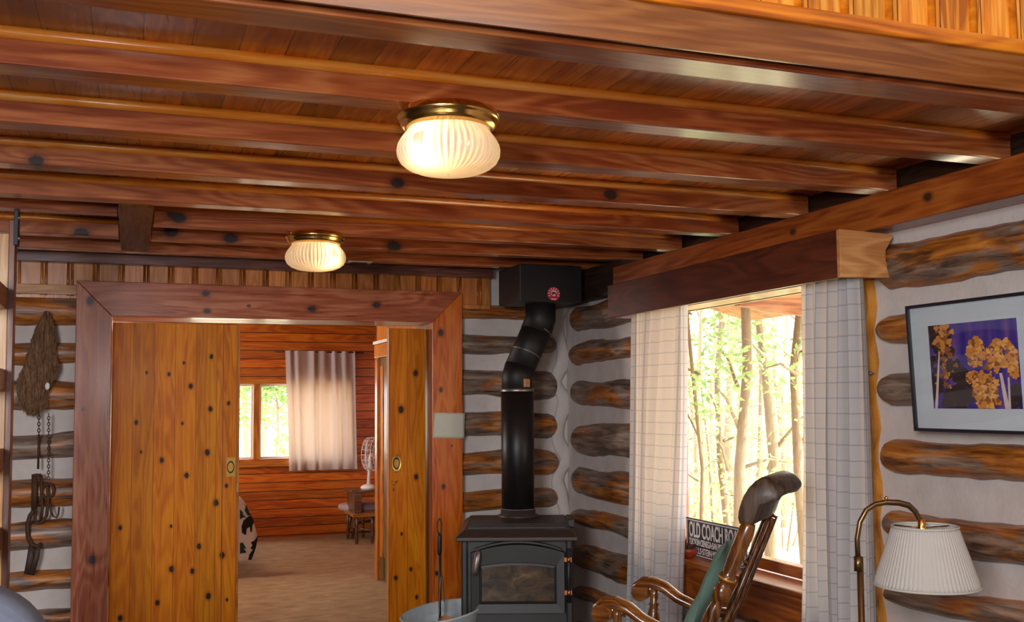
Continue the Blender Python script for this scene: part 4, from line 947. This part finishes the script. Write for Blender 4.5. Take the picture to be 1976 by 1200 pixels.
MB().box(AXx-hw+.05, AXx+hw-.05, AYy-.58, AYy+.12, .08, .27).build('base', M['blue'], t, bevel=.02)
for sx_ in (-1, 1):
    for yy in (-.5, .06): MB().tube([(AXx+sx_*.34, AYy+yy, .09), (AXx+sx_*.34, AYy+yy, 0)], [.03,.022], 12).build('leg', M['tablewood'], t)
# fur pelt
out = [(600,86,92),(612,78,98),(630,68,104),(650,60,107),(670,55,107),(690,49,109),(705,44,112),(715,38,110),(730,33,102),(745,31,97),(757,32,93),(765,33,92),(775,36,90),(785,42,86),(793,50,72),(797,56,64)]
c0 = atY(70, 700, 6.33); t = thing('fur_pelt', 'brown fur pelt hanging nose-up on the logs between ladder and doorway', 'pelt', (c0.x, 6.33, c0.z))
rnd = random.Random(5); rows = []
for y_, l_, r_ in out:
    L_, R2 = atY(l_, y_, 6.33), atY(r_, y_, 6.33); rows.append((L_.x, R2.x, L_.z))
for side in (0, 1):
    mb = MB(); nU = 12; NV = 46
    def pel(u, v):
        q = v*(len(rows)-1); i = min(int(q), len(rows)-2); f = q-i; L_, R2, z = [rows[i][k]*(1-f)+rows[i+1][k]*f for k in range(3)]
        mid = (L_+R2)/2+.006
        x = (L_+(mid-L_)*u) if side == 0 else (mid+(R2-mid)*u)
        b_ = .045*math.sin(PI*min(1, max(0, (u*.5 if side == 0 else .5+u*.5))))**.6
        j = rnd.uniform(-1, 1)
        return (x+.004*j, 6.385-b_-.006*rnd.random() + (.014 if (side == 0 and u > .85) or (side == 1 and u < .15) else 0), z+.004*rnd.uniform(-1,1))
    mb.grid(pel, nU, NV)
    # tufts of hair
    for k in range(1500):
        u, v = rnd.random(), rnd.random()*.99; p = Vector(pel(u, v)); d = Vector((rnd.uniform(-.006,.006)+(-.008 if (side == 0 and u < .2) else .008 if (side == 1 and u > .8) else 0), rnd.uniform(-.009,-.002), rnd.uniform(-.028,-.012)))
        w = .0016; mb.add([p+Vector((-w,0,0)), p+Vector((w,0,0)), p+d], [(0,1,2)], smooth=False)
    mb.build('pelt_half', M['fur'], t)
c = atY(91, 745, 6.32); MB().ball((c.x, 6.335, c.z), .014, 10, 7, (.9,.6,1.5)).build('pale_tuft', M['whitecloth'], t)
# rusty trap hanging on two chains
c0 = atY(75, 800, 6.36); t = thing('iron_trap', 'rusty iron jaw trap hanging from a chain below the fur pelt', 'trap', (c0.x, 6.36, c0.z))
def P(x, y, Y=6.382): return atY(x, y, Y)
def chain(pts, n, r=.0035, lk=.013):
    mb = MB(); ds = [(Vector(pts[i+1])-Vector(pts[i])).length for i in range(len(pts)-1)]; tot = sum(ds)
    for k in range(n):
        s = tot*(k+.5)/n; i = 0
        while i < len(ds)-1 and s > ds[i]: s -= ds[i]; i += 1
        p = Vector(pts[i]).lerp(Vector(pts[i+1]), s/ds[i]); d = (Vector(pts[i+1])-Vector(pts[i])).normalized(); sd = Vector((1,0,0)) if k % 2 else Vector((0,1,0)); sd = (sd-d*sd.dot(d)).normalized(); h = tot/n*.62
        mb.tube([p+d*(h*math.cos(a))+sd*(.0065*math.sin(a)) for a in [2*PI*q/10 for q in range(11)]], r*.75, 6, cap=False)
    return mb
chain([P(75,796), P(75,840)], 7).build('chain', M['rust'], t)
MB().tube([P(75,838), P(73.5,905)], .006, 8).build('hook_rod', M['rust'], t)
mb = MB(); mb.tube([P(66,918),P(67,917),P(80,917)], .010, 8); mb.tube([P(67,915), P(66,984)], [(.008,.016),(.008,.016)], 8, up=(0,1,0)); mb.tube([P(79,917),P(80,945),P(82,980),P(79,1005)], [.009,.008,.008,.009], 8); mb.build('spring_bar', M['rust'], t)
mb = MB(); mb.tube([P(66,984),P(58,995),P(53,1012),P(54,1035),P(60,1050),P(72,1055),P(80,1048)], [.011,.012,.012,.012,.012,.011,.009], 8); mb.tube([P(70,985),P(68,1000),P(72,1010),P(80,1008),P(90,995),P(93,975),P(92,945),P(90,930)], .0085, 8); mb.build('jaw', M['rust'], t)
mb = MB(); mb.tube([P(61,1052),P(58,1080),P(52,1108)], [(.008,.014),(.008,.018),(.008,.016)], 8, up=(0,1,0)); mb.tube([P(74,1052),P(70,1075),P(60,1109)], [(.008,.013),(.008,.016),(.008,.016)], 8, up=(0,1,0)); mb.build('strap', M['leather'], t)
t = thing('chain_hook', 'thin hanging chain ending in a ring and an iron loop beside the trap', 'chain', tuple(P(94,800)), None)
chain([P(94,798), P(93.5,926)], 22, .003).build('chain', M['rust'], t)
mb = MB(); c = P(92,947); mb.tube([c+Vector((.035*math.cos(a)*.9,0,.040*math.sin(a))) for a in [2*PI*k/24 for k in range(25)]], .0075, 8, cap=False); mb.build('ring', M['rust'], t)
mb = MB(); mb.tube([P(97,972),P(98,985),P(103,996),P(109,999),P(113,992),P(114,978)], .005, 8); mb.build('iron_loop', M['rust'], t)
# =================================================================== bedroom contents
cz0, cz1 = atY(570, 908, 11.7).z, atY(600, 677, 11.7).z
cx0, cx1 = atY(549, 680, 11.7).x, atY(683, 680, 11.7).x; bx0, bx1 = atY(555, 905, 11.7).x, atY(687, 905, 11.7).x
curtain('plain white curtain half drawn over the bedroom window', (cx0, cx1), (bx0, bx1), 11.70, cz0, cz1, 6, .018, 21, mat='bedcurtain', axis='x', full=1.3, gath=.6)
o = MB().tube([(cx0-.1, 11.72, cz1-.012), (cx1+.12, 11.72, cz1-.012)], .008, 8).build('curtain_rod', M['rust'], origin=(cx0, 11.72, cz1)); tag(o, 'thin dark rod carrying the plain bedroom curtain', 'curtain rod')
# bed with bear blanket
t = thing('bed', 'bed at the left of the bedroom, mostly hidden behind the sliding door', 'bed', (-.2, 10.2, 0))
MB().box(-1.1, .82, 9.35, 11.4, .28, .52).build('mattress', M['whitecloth'], t, bevel=.05, bseg=3)
MB().box(-1.1, .8, 9.4, 11.4, .14, .28).build('bed_base', M['tablewood'], t, bevel=.01)
for x in (-1.0, .7):
    for y in (9.5, 11.3): MB().box(x-.04, x+.04, y-.04, y+.04, 0, .14).build('leg', M['tablewood'], t, bevel=.005)
YF = 9.2
pr = [(464,958),(472,968),(480,982),(488,1002),(494,1020),(497,1032),(495,1050),(491,1066),(487,1079),(480,1084),(470,1085),(463,1085)]
prof = [(atY(x, y, YF).x, atY(x, y, YF).z) for x, y in pr]
prof = [(-1.1, prof[0][1]+.02), (.4, prof[0][1]+.02)] + prof + [(.4, prof[-1][1]), (-1.1, prof[-1][1])]
mb = MB(); mb.prism(prof[::-1], 'y', YF, 9.35); mb.prism([(-1.1,.50),(.84,.50),(.84,.56),(.7,.60),(-1.1,.60)][::-1], 'y', 9.34, 11.4)
bl = mb.build('blanket', plain('blanket_white', S(214,214,216), .9, noise=.1, nscale=50), bevel=.03, bseg=3, origin=(0, YF, 0)); tag(bl, 'white blanket with black bears and dark green trees hanging over the bed end', 'blanket')
def patch(pts, mat, name):
    mb = MB(); mb.prism([(atY(x, y, YF).x, atY(x, y, YF).z) for x, y in pts], 'y', YF-.004, YF+.004); mb.v = [tuple(Vector(v)-Vector((0,YF,0))) for v in mb.v]
    o = mb.build(name, mat, bl, local=True)
bk_, gr_ = plain('blanket_black', S(24,22,22), .9), plain('blanket_green', S(34,62,50), .9)
patch([(467,1030),(466,1015),(470,1004),(477,998),(484,994),(488,1000),(490,1008),(487,1013),(486,1026),(483,1026),(482,1016),(476,1020),(475,1031),(471,1032),(470,1028)], bk_, 'bear')
patch([(463,982),(470,990),(467,990),(475,999),(470,998),(463,1002)], gr_, 'tree_motif'); patch([(475,973),(482,990),(486,993),(478,995),(472,985)], gr_, 'tree_motif')
patch([(463,1048),(468,1046),(475,1058),(470,1058),(476,1066),(463,1068)], gr_, 'tree_motif'); patch([(496,1036),(491,1043),(484,1046),(487,1052),(483,1058),(488,1060),(481,1070),(479,1080),(485,1080),(489,1070),(494,1055),(497,1040)], bk_, 'border_band')
# side table and what stands on it
ty = 11.0
def T(x, y): return atY(x, y, ty)
a = T(677, 943); lz = T(700, 990).z; tz = T(700, 946).z
t = thing('side_table', 'small old wooden stand with a raised shelf beside the bedroom partition', 'side table', (2.35, ty, 0))
MB().box(a.x, 2.58, ty-.02, ty+.42, tz-.022, tz).build('raised_top', M['tablewood'], t, bevel=.004)
MB().box(T(684,960).x, T(698,960).x, ty+.0, ty+.40, lz, tz-.022).build('end_panel', M['tablewood'], t, bevel=.004)
MB().box(T(677,988).x, 2.58, ty-.12, ty+.42, lz-.028, lz).build('lower_top', M['tabletop'], t, bevel=.004)
for x in (T(685,1000).x, T(715,1000).x):
    for y in (ty-.09, ty+.38):
        MB().tube([(x,y,lz-.02),(x,y,.2),(x,y,.03),(x,y,0)], [.016,.014,.018,.012], 10).build('leg', M['tablewood'], t)
MB().tube([(T(685,1000).x, ty-.09, .13), (T(715,1000).x, ty+.1, .10)], .011, 8).build('stretcher', M['tablewood'], t)
MB().tube([(T(685,1000).x, ty+.38, .13), (T(715,1000).x, ty-.09, .13)], .011, 8).build('stretcher', M['tablewood'], t)
c = T(710, 938); t = thing('desk_fan', 'white desk fan with a wire cage on the raised stand in the bedroom', 'fan', (2.46, ty+.2, tz))
MB().lathe([(0,0),(.085,0),(.088,.02),(.06,.04),(.03,.05),(0,.05)], (2.46, ty+.2, tz), 24).build('base', M['white'], t)
fc = Vector((2.50, ty+.2, atY(720, 876, ty+.2).z)); MB().tube([(2.46, ty+.2, tz+.04), (2.475, ty+.2, fc.z-.03), fc], [.02,.016,.03], 12).build('stem', M['white'], t)
FR = .185; Mr = Matrix.Rotation(.95, 3, 'Z')
mb = MB()
def ringp(r, d): return [fc + Mr @ Vector((r*math.cos(a), d, r*math.sin(a))) for a in [2*PI*k/40 for k in range(41)]]
for r, d in ((FR,0),(FR*.97,-.05),(FR*.8,-.07),(FR*.5,-.085),(FR*.25,-.09),(FR*.97,.05),(FR*.7,.07)): mb.tube(ringp(r, d), .006 if r == FR else .003, 6, cap=False)
for k in range(20):
    a = 2*PI*k/20; q = lambda r, d: fc + Mr @ Vector((r*math.cos(a), d, r*math.sin(a))); mb.tube([q(.02,-.092), q(FR*.5,-.085), q(FR*.8,-.07), q(FR*.97,-.05), q(FR,0), q(FR*.97,.05), q(FR*.7,.07), q(.03,.075)], .0028, 5)
mb.build('wire_cage', M['white'], t)
for k in range(3):
    mb = MB(); a0_ = 2*PI*k/3
    mb.grid(lambda u, v: fc + Mr @ Vector(((.02+.13*u)*math.cos(a0_+(v-.5)*(.5+.7*u)), -.03+.03*(v-.5), (.02+.13*u)*math.sin(a0_+(v-.5)*(.5+.7*u)))), 6, 5); mb.build('blade', M['lilac'], t, solid=.002)
t = thing('padded_stool', 'round mauve padded stool behind the small wooden stand', 'stool', (2.46, 11.42, 0))
sz = atY(690, 985, 11.42).z
MB().lathe([(0,sz-.055),(.20,sz-.055),(.245,sz-.04),(.255,sz-.012),(.24,sz+.015),(.18,sz+.03),(0,sz+.035)], (2.44, 11.50, .05), 32).build('cushion', M['lilac'], t)
for k in range(4):
    a_ = PI/4+k*PI/2; MB().tube([(2.46+.15*math.cos(a_), 11.5+.15*math.sin(a_), sz-.05), (2.46+.17*math.cos(a_), 11.5+.17*math.sin(a_), .15), (2.46+.2*math.cos(a_), 11.5+.2*math.sin(a_), 0)], [.02,.015,.018], 10).build('leg', M['tablewood'], t)
MB().tube([(2.46-.12, 11.5-.12, .16), (2.46+.12, 11.5+.12, .16)], .012, 8).build('stretcher', M['tablewood'], t)
# =================================================================== forest outside
def leaves(mb, c, rad, n, rnd, size):
    for _ in range(n):
        while True:
            q = Vector((rnd.uniform(-1,1), rnd.uniform(-1,1), rnd.uniform(-1,1)))
            if q.length < 1: break
        p = Vector(c)+Vector((q.x*rad[0], q.y*rad[1], q.z*rad[2]))
        if p.x < 3.5 and p.y < 11.9: continue
        s = size*rnd.uniform(.6,1.3)
        a = Vector((rnd.uniform(-1,1), rnd.uniform(-1,1), rnd.uniform(-.6,.6))).normalized(); b = a.orthogonal().normalized(); b = Matrix.Rotation(rnd.uniform(0,6.28), 3, a) @ b
        mb.add([p-a*s, p+b*s*.45, p+a*s, p-b*s*.45], [(0,1,2,3)], smooth=False)
def tree(px, dist, r, label, seed, nl=9, leaf='leaf', lean=0, h=7., group=None, zc=(.5,4.), base=None, lsz=.03, ln=150):
    rnd = random.Random(seed); b = base if base else at_d(px, 760, dist); gz = -.3
    t = thing('tree', label, 'tree', (b.x, b.y, gz), group)
    pts = [Vector((b.x+lean*(k/10)+.04*math.sin(k*1.3+seed), b.y+.04*math.cos(k*1.7+seed), gz-.1+h*k/10)) for k in range(11)]
    mb = MB(); r = r*.48; mb.tube(pts, [r*(1.15 if k == 0 else 1-.06*k) for k in range(11)], 10); mb.build('trunk', M['bark'], t)
    fo = MB()
    for k in range(nl):
        z = rnd.uniform(*zc); i = min(9, max(0, int((z-gz)/h*10))); p0 = pts[i]; a = rnd.uniform(0, 6.28); L = rnd.uniform(.25,.7)
        p1 = Vector((p0.x+L*math.cos(a), p0.y+L*math.sin(a), z+rnd.uniform(-.1,.3)))
        fo.mi = 1; fo.tube([Vector((p0.x,p0.y,z-.1)), Vector((p0.x,p0.y,z-.1)).lerp(p1,.5)+Vector((0,0,.05)), p1], [r*.22+.006,.009,.004], 6)
        fo.mi = 0; leaves(fo, p1, (.36,.36,.26), ln, rnd, lsz)
    if nl: fo.build('foliage', [M[leaf], M['bark']], t)
    return t
TL = [(1342,7.5,.035,'leafy young tree just inside the far curtain edge of the big window',9,'needle'),
 (1362,10.,.03,'thin bare-stemmed sapling second from the far curtain in the big window',4,'leaf'),
 (1393,8.5,.07,'tan trunk above the word COACH of the window sign',6,'leaf'),
 (1414,11.,.12,'thick brown trunk in the middle of the big window',7,'leaf'),
 (1431,7.2,.09,'grey-tan trunk just left of the rocking chair headrest',7,'leaf'),
 (1456,9.,.05,'dark slim trunk right above the rocking chair crest',5,'needle'),
 (1481,8.,.11,'broad pale trunk directly behind the rocking chair headrest',7,'leaf'),
 (1503,12.,.07,'slender tan trunk between the headrest and the near curtain, farther away',7,'leaf'),
 (1528,7.,.08,'nearest leaning tan trunk beside the near curtain of the big window',8,'leaf'),
 (1548,9.5,.06,'leafy trunk half covered by the edge of the near curtain',8,'leaf')]
for i, (px, d, r, lab, nl, lf) in enumerate(TL): tree(px, d, r, lab, 100+i, nl, lf, lean=(.3 if i == 8 else .05*(i%3-1)))
for i, (px, d) in enumerate(((1320,15),(1335,13),(1352,17),(1376,14.5),(1403,17),(1422,15.5),(1444,14),(1466,18),(1490,16),(1516,14.5),(1538,17),(1560,13))):
    tree(px, d, .05+.02*(i%3), 'tree trunk deep in the bright forest beyond the big window', 200+i, 6, 'leaf', group='trees deep in the forest', ln=120, zc=(.3,5.), lsz=.045)
for i, (px, py, d, lab) in enumerate(((1350,965,10,'low leafy bush outside the window above the sign'),(1395,950,12,'bush growing between the tan trunks outside the window'),(1510,975,10.5,'low green bush outside between headrest and near curtain'),(1545,905,13.5,'sunlit bush at the near curtain side of the big window'))):
    p = at_d(px, py, d); rnd = random.Random(300+i); t = thing('bush', lab, 'bush', (p.x, p.y, -.3)); fo = MB()
    for k in range(9):
        q = Vector((p.x+rnd.uniform(-.6,.6), p.y+rnd.uniform(-.6,.6), p.z+rnd.uniform(-.3,.2))); fo.mi = 1; fo.tube([(p.x,p.y,-.3),(p.x+.5*(q.x-p.x),p.y+.5*(q.y-p.y),.5*(q.z-.3)),q], [.014,.01,.004], 6); fo.mi = 0; leaves(fo, q, (.3,.3,.18), 60, rnd, .045)
    fo.build('foliage', [M['leaf'], M['bark']], t)
# behind the bedroom window
def bt(px, d, r, lab, seed, **k): return tree(px, d, r, lab, seed, **k)
bt(532, 17., .05, 'leafy tree outside the bedroom window, filling its right-hand pane', 401, nl=26, zc=(.6,3.2), ln=130, lsz=.06, leaf='needle')
bt(508, 21., .12, 'grey trunk farther back outside the bedroom window', 402, nl=10, zc=(.4,4), leaf='needle', lsz=.06)
bt(476, 22., .16, 'big trunk seen through the narrow pane of the bedroom window', 403, nl=6, zc=(1.5,4), leaf='needle', lsz=.06)
# =================================================================== light
w = bpy.data.worlds.new('world'); SC.world = w; w.use_nodes = True; nt = w.node_tree; nt.nodes.clear()
bg = nt.nodes.new('ShaderNodeBackground'); bg.inputs[0].default_value = (.93,.96,1,1); bg.inputs[1].default_value = 4.0
ow = nt.nodes.new('ShaderNodeOutputWorld'); nt.links.new(bg.outputs[0], ow.inputs[0])
def light(name, typ, loc, rot, energy, color, **kw):
    L = bpy.data.lights.new(name, typ); L.energy = energy; L.color = color
    for k, v in kw.items(): setattr(L, k, v)
    o = bpy.data.objects.new(name, L); COL.objects.link(o); o.location = loc; o.rotation_euler = rot; return o
light('sun', 'SUN', (8, -4, 10), Euler((math.radians(48), 0, math.radians(62))), 6.0, (1,.97,.92), angle=.02)
# area light for a window assumed behind the camera; rear wall stays solid
light('assumed_rear_window_light', 'AREA', (-1.7, -1.6, 2.15), Euler((math.radians(88), 0, math.radians(-12))), 185, (.95,.96,1), shape='RECTANGLE', size=1.9, size_y=1.5)
light('added_vault_light', 'AREA', (1.4, -1.6, 3.2), Euler((math.radians(80), 0, 0)), 22, (1,.96,.9), shape='RECTANGLE', size=1.8, size_y=1.2)  # added area light brightening the loft boards; no vault window is built
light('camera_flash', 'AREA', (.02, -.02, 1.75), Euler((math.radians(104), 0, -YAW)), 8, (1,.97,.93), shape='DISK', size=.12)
light('bedroom_fill', 'POINT', (-.2, 9.2, 2.2), (0,0,0), 26, (1,.84,.64), shadow_soft_size=.15)  # added fill light for the bedroom, no fixture hangs here
light('bedroom_left_fill', 'AREA', (-2.9, 9.5, 1.6), Euler((0, math.radians(-90), 0)), 60, (1,.97,.92), shape='RECTANGLE', size=1.2, size_y=1.2)  # unseen area light brightening the bedroom; the left wall has no window
vs_ = SC.view_settings; vs_.view_transform = 'Standard'; vs_.look = 'None'; vs_.gamma = 1; vs_.use_curve_mapping = False; vs_.exposure = 1.12
SC.cycles.use_denoising = True; SC.cycles.max_bounces = 10; SC.cycles.transparent_max_bounces = 12
SC.cycles.sample_clamp_indirect = 6
